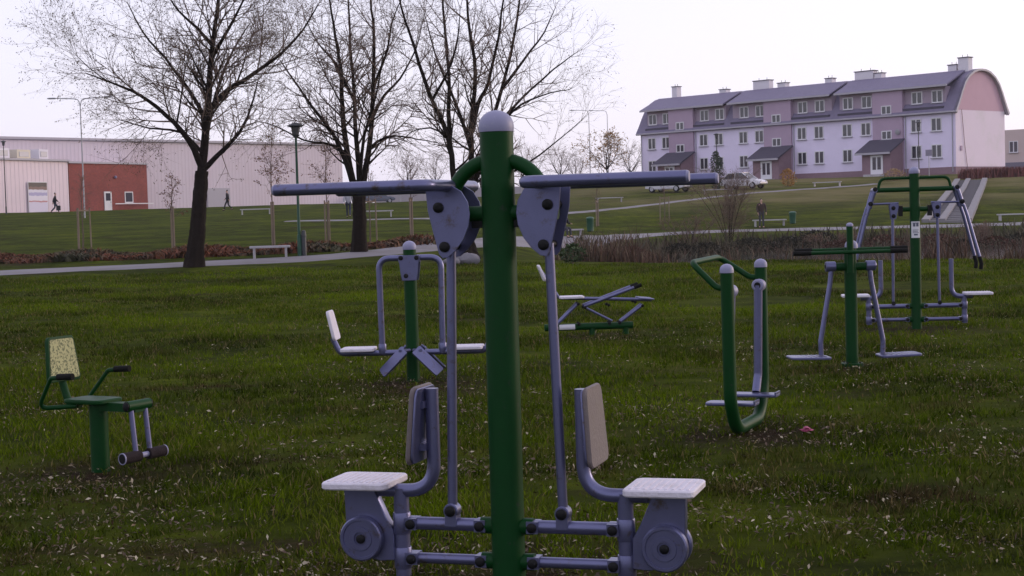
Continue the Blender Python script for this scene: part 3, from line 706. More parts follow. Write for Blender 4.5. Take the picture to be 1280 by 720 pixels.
# ------------------------------------------------------------------ lamps, benches, bins, boulder
def lantern_lamp(px, py, h, label, mat, double=False, rz=0.0):
    b = G(px, py); root = thing('street_lamp', label, 'street lamp', b, rz, 'lantern lamps of the park')
    MB().tube([(0, 0, -.1), (0, 0, .7), (0, 0, .72), (0, 0, h)], [.075, .07, .05, .038], 14).build('pole', mat, root)
    lx = (-.28, .28) if double else (0,)
    if double: MB().tube([(-.28, 0, h-.02), (.28, 0, h-.02)], .02, 8).build('crossarm', mat, root)
    for x in lx:
        hd = MB().lathe([(.06, h-.02), (.11, h+.02), (.12, h+.06)], TR(x, 0, 0), 16).build('lamp_base', M_DARKPOLE, root)
        MB().lathe([(.10, h+.06), (.15, h+.30)], TR(x, 0, 0), 16).build('lamp_glass', pmat('lamp glass', (.10, .10, .11), .3, var=.05), root)
        MB().lathe([(.15, h+.30), (.27, h+.34), (.26, h+.37), (.10, h+.44), (.03, h+.46)], TR(x, 0, 0), 16).build('lamp_hood', M_DARKPOLE, root)
lantern_lamp(375, 321, 3.9, 'green park lamp with dark hood standing by the path', M_POLE)
lantern_lamp(8, 268, 6.2, 'dark lantern lamp standing before the white ribbed wall', M_DARKPOLE)
lantern_lamp(897, 237, 4.6, 'dark lamp standing by the slim evergreen before the apartment house', M_DARKPOLE)
lantern_lamp(1149, 224, 5.0, 'dark lamp before the end windows of the apartment house', M_DARKPOLE)
def arm_lamp(px, py, y, h, label, two=False, flip=-1):
    p = at_depth(px, py, y); b = ground(p.x, y); root = thing('road_lamp', label, 'street lamp', b, 0, 'tall road lamps')
    MB().tube([(0, 0, -.2), (0, 0, h-.5)], [.065, .04], 10).build('pole', M_GALV, root)
    for s in ((-1, 1) if two else (flip,)):
        MB().tube(fillet([(0, 0, h-.6), (s*.12, 0, h-.02), (s*1.9, 0, h+.08)], .5), .035, 8).build('arm', M_GALV, root)
        MB().lathe([(.02, -.35), (.11, -.25), (.12, .2), (.05, .35)], TR(s*2.1, 0, h+.07) @ RY(s*R(90)) @ Matrix.Diagonal((.55, 1, 1, 1)), 12).build('lamp_head', M_GALV, root)
arm_lamp(101, 150, 120, 8.9-.0, 'tall pale road lamp with two arms rising before the brick building', True)
arm_lamp(737, 185, 205, 10.2, 'far pale road lamp with single arm near the orange tree, taller one', False)
arm_lamp(760, 185, 212, 10.4, 'far pale road lamp with single arm right behind the orange tree', False)

def slab_bench(px, py, label, L=1.25, rz=0.0, h=.40):
    b = G(px, py); root = thing('slab_bench', label, 'bench', b, rz, 'pale slab benches')
    MB().plate(rrect(L, .40, .02), .07, TR(0, 0, h-.07), .008).build('seat', M_CONC, root)
    for s in (-1, 1): MB().box((s*(L/2-.14), 0, (h-.07)/2-.03), (.07, .30, h-.07+.06)).build('leg', M_CONC, root)
slab_bench(338, 323, 'pale slab bench beside the green park lamp', 1.3, R(6))
slab_bench(472, 271.5, 'pale slab bench on the lawn behind the multi-stem willow', 1.9, R(3))
slab_bench(320, 268, 'pale slab bench near the big hall wall', 2.2, R(4))
slab_bench(708, 297, 'pale slab bench with a seated person by the pond path', 1.7, R(8))
slab_bench(962, 283, 'pale slab bench beside the standing person on the pond path', 2.0, R(3))
slab_bench(1272, 275.5, 'pale slab bench right of the stairs on the grassy slope', 2.4, R(3))
slab_bench(1034, 233, 'pale slab bench on the lawn before the apartment house', 2.6, R(-30))
slab_bench(898, 242.5, 'pale slab bench below the white car at the apartment house', 2.6, R(-10))
slab_bench(762, 253, 'pale slab bench on the lawn near the far road lamps', 2.2, R(6))

def litter_bin(px, py, label, h=.85):
    b = G(px, py); root = thing('litter_bin', label, 'litter bin', b, 0, 'green litter bins')
    MB().lathe([(.16, .02), (.19, .05), (.21, h-.14), (.22, h-.12)], n=18).build('body', M_POLE, root)
    MB().lathe([(.23, h-.12), (.23, h-.06), (.16, h), (.05, h+.02)], n=18).build('lid', M_POLE, root)
litter_bin(738, 290, 'dark green litter bin by the path near the seated person')
litter_bin(991, 280, 'dark green litter bin right of the standing person', .75)
bp = G(380.5, 321); rt = thing('bollard', 'dark short post beside the green park lamp', 'bollard', bp)
MB().lathe([(.08, -.05), (.08, .78), (.06, .84), (.02, .86)], n=14).build('body', M_DARKPOLE, rt)
MB().lathe([(.085, .62), (.088, .63), (.088, .70), (.085, .71)], n=14).build('band', M_DARKPOLE, rt)

def boulder(px, py, s, seed, label):
    b = G(px, py); rg = random.Random(seed); rings = []
    for i in range(1, 8):
        t = math.pi*i/8; row = []
        for j in range(14):
            a = 2*math.pi*j/14; k = 1+.16*math.sin(3*a+seed)+.10*math.sin(5*a+i)+rg.uniform(-.06, .06)
            row.append((s*.5*math.sin(t)*math.cos(a)*k, s*.36*math.sin(t)*math.sin(a)*k, s*.16+s*.26*math.cos(t)*k))
        rings.append(row)
    o = MB().loops(rings[::-1]).build('boulder', pmat('grey granite', (.15, .145, .165), .85, var=.3, vscale=6, bump=.5, bscale=22), None, angle=50); o.location = b
    tag(o, label, 'boulder', 'boulders at the willow foot')
boulder(583, 330, .75, 3, 'rounded pale grey boulder at the foot of the fan-stemmed willow')
boulder(566, 331, .5, 5, 'smaller grey boulder beside the rounded one under the willow')
# crumpled pink litter
lp = at_z(1008, 541); V = MB(); rg = random.Random(4); rings = []
for i in range(6):
    rings.append([(.05*math.cos(a)*(.4+rg.random())*math.sin(math.pi*(i+.5)/6), .04*math.sin(a)*(.4+rg.random()), .012+.012*i+rg.uniform(-.006, .01)) for a in np.linspace(0, 5.6, 9)])
lo = V.loops(rings).build('crumpled_wrapper', pmat('pink wrapper', (.26, .03, .09), .6, var=.3, vscale=40), None, smooth=False); lo.location = lp; lo.scale = (.8, .8, .55)
tag(lo, 'small crumpled pink wrapper lying in the grass', 'litter')

# ------------------------------------------------------------------ hall and annexes on the left
def frame2(p0, p1, z):
    """a frame whose x runs from p0 to p1 and whose y points behind the facade"""
    a = math.atan2(p1[1]-p0[1], p1[0]-p0[0]); L = math.hypot(p1[0]-p0[0], p1[1]-p0[1]); return (p0[0], p0[1], z), a, L
def ribbed(x0, x1, z0, z1, y, pitch=.6, d=.06, mb=None):
    mb = mb or MB(); xs = []; x = x0
    while x < x1-.01:
        for fx, fy in ((0, 0), (.55, 0), (.62, -d), (.93, -d)):
            q = x+fx*pitch
            if q < x1: xs.append((q, y+fy))
        x += pitch
    xs.append((x1, y))
    mb.loops([[(a, b, z0) for a, b in xs], [(a, b, z1) for a, b in xs]], False, False, closed=False); return mb
def window_part(parent, cx, cz, w, h, y, mull=1, name='window', sill=True, side=None):
    """a white-framed window on a wall whose outer face lies at y (looking along -y)"""
    fr = MB(); t = .10; d = .06
    for sx in (-1, 1): fr.box((cx+sx*(w/2-t/2), y-d/2+.005, cz), (t, d, h))
    for sz in (-1, 1): fr.box((cx, y-d/2+.005, cz+sz*(h/2-t/2)), (w-2*t, d, t))
    for k in range(mull): fr.box((cx+w*((k+1)/(mull+1)-.5), y-d/2+.008, cz), (t*1.2, d*.9, h-2*t))
    o = fr.build(name, M_FRAME, parent, smooth=False)
    for k in range(mull+1):
        a = cx-w/2+t+(w-2*t)*k/(mull+1); b = a+(w-2*t)/(mull+1)
        MB().box(((a+b)/2, y-.012, cz), (b-a-.03, .02, h-2*t)).build('pane', M_GLASS, o, smooth=False)
    if sill: MB().box((cx, y-.09, cz-h/2-.03), (w+.16, .20, .05)).build('sill', M_TRIM, o, smooth=False)
    return o
hd = Vector((.634, .773)); hA = Vector((-52.8, 165.0)); h0 = hA-hd*24; h1 = hA+hd*50
loc, a, L = frame2(h0, h1, 2.2)
hall = thing('industrial_hall', 'huge pale lilac ribbed metal hall behind the brick building', 'building', loc, a)
ribbed(0, L, 0, 8.55, 0, .5, .014).build('wall', M_SHEET2, hall, smooth=False)
w = MB(); w.box((L/2, 20.5, 4.2), (L, 40.9, 8.4)); w.build('inner_wall', M_SHEET2, hall, smooth=False)
MB().box((L/2, 20, 8.62), (L+.4, 40.6, .22)).build('roof', M_TRIM, hall, smooth=False)
MB().box((L/2, -.12, 8.62), (L+.44, .12, .30)).build('gutter', M_TRIM, hall, smooth=False)
dk = at_depth(265, 255, 182)
for q, ww, hh in ((53.5, 3.4, 2.2),):
    f = MB().box((q, -.10, 1.05+hh/2), (ww, .08, hh)).build('dock_door', M_TRIM, hall, smooth=False)
    for k in range(3): MB().box((q, -.145, 1.05+hh*(k+1)/4), (ww-.1, .02, .06)).build('door_rib', M_TRIM, f, smooth=False)
for q in (18.0, 19.2, 24.0):
    MB().tube([(q, 1.0, 8.7), (q, 1.0, 10.9 if q < 20 else 9.6)], .06, 8).build('roof_mast', M_GALV, hall)
a0 = at_depth(-60, 255, 150); aS = at_depth(87.5, 255, 165.5); aE = at_depth(185, 255, 176)
loc, a, L = frame2(a0, aS, 2.4); L -= .12
an = thing('ribbed_annex', 'white ribbed metal annex with poster beside the red brick block', 'building', loc, a)
ribbed(0, L, 0, 5.75, 0, .6, .03).build('wall', M_SHEET, an, smooth=False)
MB().box((L/2, 4.6, 2.8), (L, 9.0, 5.6)).build('inner_wall', M_SHEET, an, smooth=False)
MB().box((L/2, 4.5, 5.86), (L+.2, 9.5, .2)).build('roof', M_TRIM, an, smooth=False)
for q, ww, hh, mm in ((5.5, 4.0, .8, M_DARKPOLE), (9.2, 1.8, 1.1, M_CHIM), (12.2, 2.0, 1.0, pmat('cream duct', (.55, .50, .40), .6)), (15.2, 1.4, 1.1, M_CHIM)):
    ru = MB().box((q, 2.5, 5.95+hh/2), (ww, 1.6, hh)).build('rooftop_unit', mm, an, smooth=False)
    MB().box((q, 1.68, 5.95+hh*.55), (ww*.7, .05, hh*.5)).build('grille', M_GALV, ru, smooth=False)
brickm = bpy.data.materials.new('red brick'); brickm.use_nodes = True
n_, l_ = brickm.node_tree.nodes, brickm.node_tree.links; bt = n_.new('ShaderNodeTexBrick'); tcn = n_.new('ShaderNodeTexCoord'); mpn = n_.new('ShaderNodeMapping')
mpn.inputs['Rotation'].default_value = (R(90), 0, 0); l_.new(tcn.outputs['Object'], mpn.inputs[0]); l_.new(mpn.outputs[0], bt.inputs['Vector'])
bt.inputs['Color1'].default_value = (.36, .08, .065, 1); bt.inputs['Color2'].default_value = (.28, .065, .055, 1); bt.inputs['Mortar'].default_value = (.22, .13, .11, 1); bt.inputs['Scale'].default_value = 2.2; bt.inputs['Mortar Size'].default_value = .012
nz_ = n_.new('ShaderNodeTexNoise'); nz_.inputs['Scale'].default_value = .5; l_.new(tcn.outputs['Object'], nz_.inputs[0])
mx_ = n_.new('ShaderNodeMix'); mx_.data_type = 'RGBA'; mx_.blend_type = 'MULTIPLY'; mx_.inputs[0].default_value = .5; l_.new(bt.outputs[0], mx_.inputs[6]); l_.new(nz_.outputs[0], mx_.inputs[7])
l_.new(mx_.outputs[2], n_['Principled BSDF'].inputs['Base Color']); n_['Principled BSDF'].inputs['Roughness'].default_value = .9
M_BRICK = brickm
loc, a, Lb = frame2(aS, aE, 2.4)
bk = thing('brick_annex', 'flat-roofed red brick block joined to the metal hall', 'building', loc, a)
MB().box((Lb/2, 4.0, 2.8), (Lb, 8.0, 5.6)).build('wall', M_BRICK, bk, smooth=False)
MB().box((Lb/2, 4.0, 5.7), (Lb+.2, 8.3, .2)).build('roof', M_TRIM, bk, smooth=False)
dr = MB().box((5.6, -.05, 1.62), (1.1, .09, 2.1)).build('door', M_FRAME, bk, smooth=False)
MB().box((5.6, -.105, 2.1), (.7, .02, .8)).build('door_pane', M_GLASS, dr, smooth=False); MB().tube([(5.98, -.11, 1.45), (5.98, -.11, 1.62)], .025, 6).build('handle', M_BLACK, dr)
window_part(bk, 8.9, 2.05, 1.3, 1.2, 0, 0)
MB().box((9.2, -.55, 1.35), (6.0, .08, .10)).build('railing', M_FRAME, bk, smooth=False)
MB().lathe([(.05, 0), (.14, .05), (.16, .22), (.05, .3)], TR(6.8, -.16, 4.05), 10).build('wall_lamp', M_CAP, bk)
# poster on the ribbed wall
pm = bpy.data.materials.new('advert print'); pm.use_nodes = True; n_, l_ = pm.node_tree.nodes, pm.node_tree.links
tc = n_.new('ShaderNodeTexCoord'); sx = n_.new('ShaderNodeSeparateXYZ'); l_.new(tc.outputs['Generated'], sx.inputs[0])
nz = n_.new('ShaderNodeTexNoise'); nz.inputs['Scale'].default_value = 5; nz.inputs['Detail'].default_value = 3; l_.new(tc.outputs['Generated'], nz.inputs[0])
ad = n_.new('ShaderNodeMath'); ad.operation = 'MULTIPLY_ADD'; ad.inputs[1].default_value = .12; l_.new(nz.outputs[0], ad.inputs[0]); l_.new(sx.outputs['Z'], ad.inputs[2])
rp = n_.new('ShaderNodeValToRGB'); mr = n_.new('ShaderNodeMapRange'); mr.inputs[1].default_value = .06; mr.inputs[2].default_value = 1.06; l_.new(ad.outputs[0], mr.inputs[0]); l_.new(mr.outputs[0], rp.inputs[0])
els = rp.color_ramp.elements; rp.color_ramp.interpolation = 'CONSTANT'
for pos_, c_ in ((0, (.62, .58, .72)), (.33, (.45, .2, .22)), (.38, (.66, .63, .72)), (.56, (.36, .34, .55)), (.66, (.62, .6, .7)), (.76, (.16, .09, .08)), (.85, (.05, .035, .035))):
    e = els.new(pos_) if pos_ else els[0]; e.color = c_+(1,)
els.remove(els[-1]); l_.new(rp.outputs[0], n_['Principled BSDF'].inputs['Base Color']); n_['Principled BSDF'].inputs['Roughness'].default_value = .5
po = at_depth(43.5, 264, 160); poa = a0+(aS-a0)*((po.x-a0.x)/(aS.x-a0.x)); pang = math.atan2(aS.y-a0.y, aS.x-a0.x)
nrm = Vector((math.sin(pang), -math.cos(pang), 0))
pr = thing('poster_board', 'tall white and purple advertising poster on the ribbed wall', 'poster', Vector((poa.x, poa.y, 3.0))+nrm*.12, pang)
MB().box((0, -.03, 1.5), (2.9, .05, 3.1)).build('board', M_FRAME, pr, smooth=False); MB().box((0, -.062, 1.5), (2.75, .012, 2.95)).build('print', pm, pr, smooth=False)

# ------------------------------------------------------------------ apartment house on the rise
AH = (16.25, 196.0, 4.3); AANG = math.atan2(-.727, .687); AL, AW = 43.2, 9.8
ah = thing('apartment_house', 'long lilac three-storey apartment house with slate roof and mauve stair towers', 'building', AH, AANG)
EV, UE = 6.55, 9.05
MB().box((AL/2, AW/2, (EV+.7)/2), (AL, AW, EV-.7)).build('wall', M_STUCCO, ah, smooth=False)
MB().box((AL/2, AW/2, .05), (AL+.08, AW+.08, 1.3)).build('plinth', M_PLINTH, ah, smooth=False)
MB().box((AL+.012, AW/2, (EV+.72)/2), (.03, AW-.02, EV-.74)).build('gable_render', M_STUCCO_W, ah, smooth=False)
half = [(-.45, 6.35), (.22, 7.4), (.85, 8.5), (1.5, 9.45), (2.3, 10.15), (3.3, 10.65), (4.2, 10.85)]
prof_ = half+[(AW/2, 10.88)]+[(AW-v, w) for v, w in reversed(half)]
def roof_strip(mb, u0, u1, off):
    inner = [(v+(AW/2-v)*.02*off/.1, w-off) for v, w in prof_]
    poly = prof_+inner[::-1]
    mb.loops([[(u0, v, w) for v, w in poly], [(u1, v, w) for v, w in poly]])
rf = MB(); roof_strip(rf, -.45, AL+.35, .12); roof = rf.build('roof', M_ROOF, ah, angle=50)
core = MB(); pc = [(v+.1*(1 if v < AW/2 else -1), w-.14) for v, w in prof_ if w > EV-.01]
pc = [(.02, EV)]+[p for p in pc if 0 < p[0] < AW]+[(AW-.02, EV)]
core.loops([[(u, v, w) for v, w in pc] for u in (.02, AL-.02)]); core.build('attic', M_ROOF_D, ah, angle=50)
gb = MB(); gb.loops([[(u, v, w) for v, w in pc] for u in (AL-.02, AL+.03)]); gb.build('gable', M_PINK, ah, smooth=False)
gb = MB(); gb.loops([[(u, v, w) for v, w in pc] for u in (-.03, .02)]); gb.build('gable', M_PINK, ah, smooth=False)
gt = MB(); ip = [(v+(AW/2-v)*.035, w-.20) for v, w in prof_]
for u0, u1 in ((AL+.05, AL+.40),): gt.loops([[(u, v, w) for v, w in prof_]+[(u, v, w) for v, w in ip[::-1]] for u in (u0, u1)])
gt.build('verge_trim', M_TRIM, roof, angle=50)
MB().box((AL/2, -.42, 6.36), (AL+.7, .14, .16)).build('gutter', M_TRIM, roof, smooth=False)
MB().box((AL/2, AW+.42, 6.36), (AL+.7, .14, .16)).build('gutter', M_TRIM, roof, smooth=False)
dorm = [(.9, 4.72), (8.48, 13.1), (14.1, 18.92), (22.68, 27.9), (28.9, 33.42), (37.08, 42.0)]
M_DORM = pmat('dormer cladding', (.34, .27, .34), .85, var=.08)
for u0, u1 in dorm:
    MB().box(((u0+u1)/2, 1.4, 8.0), (u1-u0-.03, 2.3, 2.14)).build('dormer', M_DORM, ah, smooth=False)
    MB().box(((u0+u1)/2, .05, 6.83), (u1-u0-.04, .5, .34)).build('dormer_apron', M_ROOF_D, ah, smooth=False)
for u0, u1 in ((.4, 13.3), (13.9, 28.1), (28.7, 42.6)):
    mb = MB(); mb.loops([[(u, -.50, 9.06), (u, 3.0, 10.60), (u, 3.0, 10.76), (u, -.50, 9.22)] for u in (u0, u1)]); o = mb.build('upper_roof', M_ROOF, ah, smooth=False)
    MB().box(((u0+u1)/2, -.55, 9.10), (u1-u0, .10, .20)).build('gutter', M_TRIM, o, smooth=False)
for u0, u1 in ((4.7, 8.5), (18.9, 22.7), (33.4, 37.1)):
    tw = MB().box(((u0+u1)/2, 1.2, 4.52), (u1-u0, 2.9, 9.04)).build('stair_tower', M_MAUVE, ah, smooth=False)
    window_part(ah, (u0+u1)/2-.1, 7.0, 1.25, .95, -.25, 1); window_part(ah, (u0+u1)/2-.1, 4.35, 1.25, .95, -.25, 1)
    pr = MB().box(((u0+u1)/2+.1, -1.45, 1.2), (u1-u0-.2, 2.36, 2.4)).build('porch', M_PLINTH, ah, smooth=False)
    mb = MB(); mb.loops([[(u, -3.1, 2.35), (u, -.28, 3.75), (u, -.28, 3.92), (u, -3.1, 2.52)] for u in (u0-.35, u1+.25)]); pr2 = mb.build('porch_roof', M_ROOF_D, ah, smooth=False)
    MB().box(((u0+u1)/2-.05, -3.14, 2.38), (u1-u0+.6, .08, .22)).build('fascia', M_TRIM, pr2, smooth=False)
    mb = MB(); mb.loops([[(u, -2.6, 2.40), (u, -.27, 2.40), (u, -.27, 3.70)] for u in (u0+.02, u1-.02)]); mb.build('porch_cheek', M_PLINTH, ah, smooth=False)
    d = MB().box(((u0+u1)/2+.2, -2.66, 1.15), (1.5, .09, 2.1)).build('door', M_FRAME, ah, smooth=False)
    MB().box(((u0+u1)/2-.08, -2.715, 1.35), (.42, .02, 1.3)).build('door_pane', M_GLASS, d, smooth=False); MB().box(((u0+u1)/2+.52, -2.715, 1.35), (.42, .02, 1.3)).build('door_pane', M_GLASS, d, smooth=False)
    MB().box(((u0+u1)/2+.2, -3.1, .06), (2.2, .9, .30)).build('step', M_CONC, ah, smooth=False)
for u, fl in ((1.8, 123), (4.05, 123), (9.9, 123), (12.2, 123), (15.8, 123), (18.1, 123), (24.0, 123), (26.3, 123), (30.0, 123), (32.4, 23), (38.6, 123), (41.0, 123)):
    if '1' in str(fl): window_part(ah, u, 2.4, 1.25, 1.4, 0, 1)
    window_part(ah, u, 5.15, 1.25, 1.4, 0, 1); window_part(ah, u, 8.05, 1.3, 1.3, .25, 1)
for u, wd, h in ((2.8, .8, 1.15), (10.3, 1.0, .25), (16.0, 2.3, .85), (18.9, 1.1, .35), (25.4, .9, .35), (30.1, 2.4, .75), (31.9, .9, .4), (41.0, 1.0, .5), (42.3, 1.2, 1.15)):
    c = MB().box((u, 3.6, 10.2+(h+.7)/2), (wd, .8, h+.7)).build('chimney', M_CHIM, roof, smooth=False)
    MB().box((u, 3.6, 10.93+h), (wd+.16, .96, .08)).build('chimney_cap', M_ROOF_D, c, smooth=False)
    for k in range(2): MB().tube([(u+(k-.5)*wd*.5, 3.6, 10.95+h), (u+(k-.5)*wd*.5, 3.6, 11.25+h)], .03, 5).build('flue', M_DARKPOLE, c)
for u in (.15, 8.75, 22.95, 37.35, 42.9): MB().tube([(u, -.10, 6.35), (u, -.10, .2)], .05, 8).build('downpipe', M_GALV, ah)
MB().tube([(AL+.10, 1.1, 6.6), (AL+.10, 1.6, 3.0), (AL+.10, 2.2, .0)], .03, 6).build('cable', M_PLINTH, ah)
MB().box((AL+.06, .95, 2.6), (.10, .35, .5)).build('meter_box', M_MAUVE, ah, smooth=False)
MB().lathe([(.30, 0), (.28, .05), (.05, .09)], TR(36.6, -.45, 4.6) @ RX(R(100)), 14).build('satellite_dish', M_GALV, ah)

# neighbouring house beyond the gable
q = at_depth(1290, 200, 205); nb = thing('neighbour_house', 'pinkish house with dark roof right behind the apartment gable', 'building', (q.x, 205, 4.0), R(-40))
MB().box((3.0, 4, 3.2), (14, 8, 6.4)).build('wall', pmat('peach render', (.55, .45, .43), .9, var=.06), nb, smooth=False)
MB().box((3.0, -.05, .9), (14.1, .2, 2.6)).build('plinth', pmat('slate plinth', (.17, .16, .21), .85), nb, smooth=False)
mb = MB(); mb.loops([[(u, -.6, 6.3), (u, 4, 8.9), (u, 8.6, 6.3), (u, 4, 8.6)] for u in (0, 10.6)]); mb.build('roof', M_ROOF_D, nb, smooth=False)
for u in (-2.4, .2, 3.0): window_part(nb, u, 4.2, 1.2, 1.5, 0, 1)

# concrete stairs up the slope
sb = G(1183, 278.5); stp = G(1214, 226)
dv = Vector((stp.x-sb.x, stp.y-sb.y, 0)); SL = dv.length; SA = math.atan2(dv.y, dv.x)
st = structure(bpy.data.objects.new('stairs', None)); col.objects.link(st); st.location = (sb.x, sb.y, 0); st.rotation_euler = (0, 0, SA)
def sz(x): p = Vector((sb.x, sb.y))+Vector((math.cos(SA), math.sin(SA)))*x; return tz(p.x, p.y)
NST = 34; me0 = None
for k in range(NST):
    x0 = SL*k/NST; z = sz(x0+SL/NST*.5)+.10
    if me0 is None:
        o = MB().box((0, 0, -.2), (SL/NST+.03, 2.2, .4)).build('step', pmat('worn step concrete', (.20, .19, .20), .9, var=.2, vscale=1.5), st, smooth=False); me0 = o.data
    else:
        o = bpy.data.objects.new('step', me0); col.objects.link(o); o.parent = st
    o.location = (x0+SL/NST/2, 0, z)
for yy, ww in ((1.2, .45), (-1.2, .45), (.25, .4)):
    n = 24; mb = MB(); mb.loops([[(SL*i/n, yy-ww/2, sz(SL*i/n)-.3), (SL*i/n, yy+ww/2, sz(SL*i/n)-.3), (SL*i/n, yy+ww/2, sz(SL*i/n)+.24), (SL*i/n, yy-ww/2, sz(SL*i/n)+.24)] for i in range(n+1)])
    mb.build('side_kerb', pmat('weathered kerb', (.19, .18, .195), .9, var=.2, vscale=1.5), st, smooth=False)

# ------------------------------------------------------------------ cars
def car(loc, rz, mat, label, L=4.1):
    root = thing('parked_car', label, 'car', loc, rz, 'cars by the buildings'); k = L/4.1
    sec = [(-2.02, .45, .62, .70), (-1.95, .38, .86, .80), (-1.3, .30, .92, .84), (-.6, .28, .93, .85), (.6, .28, .92, .85), (1.3, .30, .86, .83), (1.85, .36, .72, .76), (2.03, .45, .60, .66)]
    rings = [[(x*k, -w, z0), (x*k, w, z0), (x*k, w*1.02, (z0+z1)/2), (x*k, w*.94, z1), (x*k, -w*.94, z1), (x*k, -w*1.02, (z0+z1)/2)] for x, z0, z1, w in sec]
    MB().loops(rings).build('body', mat, root, angle=40)
    cab = [(-1.75, .88, .70), (-1.25, 1.40, .60), (.15, 1.45, .60), (1.0, .88, .72)]
    def cr(s, dz): return [[(x*k*s, -w*s, .86) if False else (x*k, -w*s, z+dz) for x, z, w in cab], [(x*k, w*s, z+dz) for x, z, w in cab]]
    MB().loops(cr(1, 0)).build('cabin_glass', M_GLASS, root, angle=20)
    MB().loops([[(-1.28*k, -.57, 1.40), (-1.28*k, .57, 1.40), (-1.28*k, .55, 1.45), (-1.28*k, -.55, 1.45)], [(.18*k, -.57, 1.44), (.18*k, .57, 1.44), (.18*k, .55, 1.49), (.18*k, -.55, 1.49)]]).build('roof', mat, root)
    for s in (-1, 1):
        for q0, q1, rr_ in (((-.55*k, s*.72, .9), (-.50*k, s*.62, 1.44), .045), ((-1.8*k, s*.70, .88), (-1.25*k, s*.60, 1.43), .05), ((1.0*k, s*.72, .88), (.17*k, s*.60, 1.45), .04)): MB().tube([q0, q1], rr_, 6).build('pillar', mat, root)
        for x in (-1.25, 1.28):
            wh = MB().lathe([(.20, -.09), (.31, -.08), (.32, 0), (.31, .08), (.2, .09)], TR(x*k, s*.76, .32) @ RX(R(90)), 18).build('wheel', M_GRIP, root)
            MB().lathe([(.19, -.095), (.17, .0), (.19, .095)], TR(x*k, s*.76, .32) @ RX(R(90)), 14).build('rim', M_GALV, wh)
        MB().box((1.93*k, s*.5, .64), (.14, .26, .11)).build('headlight', M_CAP, root)
        MB().box((-1.99*k, s*.55, .74), (.08, .22, .13)).build('tail_light', pmat('red lamp', (.35, .02, .02), .3), root)
def paint(n, c): return pmat(n, c, .3, var=.05, coat=.4)
c1 = G(930, 236.5); car(c1, R(-38), paint('white car paint', (.62, .60, .65)), 'white hatchback parked before the middle porch of the apartment house')
c2 = G(836, 240.5); car(c2, R(-38), paint('silver car paint', (.48, .47, .52)), 'silver car parked before the left end of the apartment house')
p4 = at_depth(474, 252, 205); car(ground(p4.x, 205), R(10), paint('blue car paint', (.05, .06, .10)), 'dark blue car parked beyond the end of the hall')

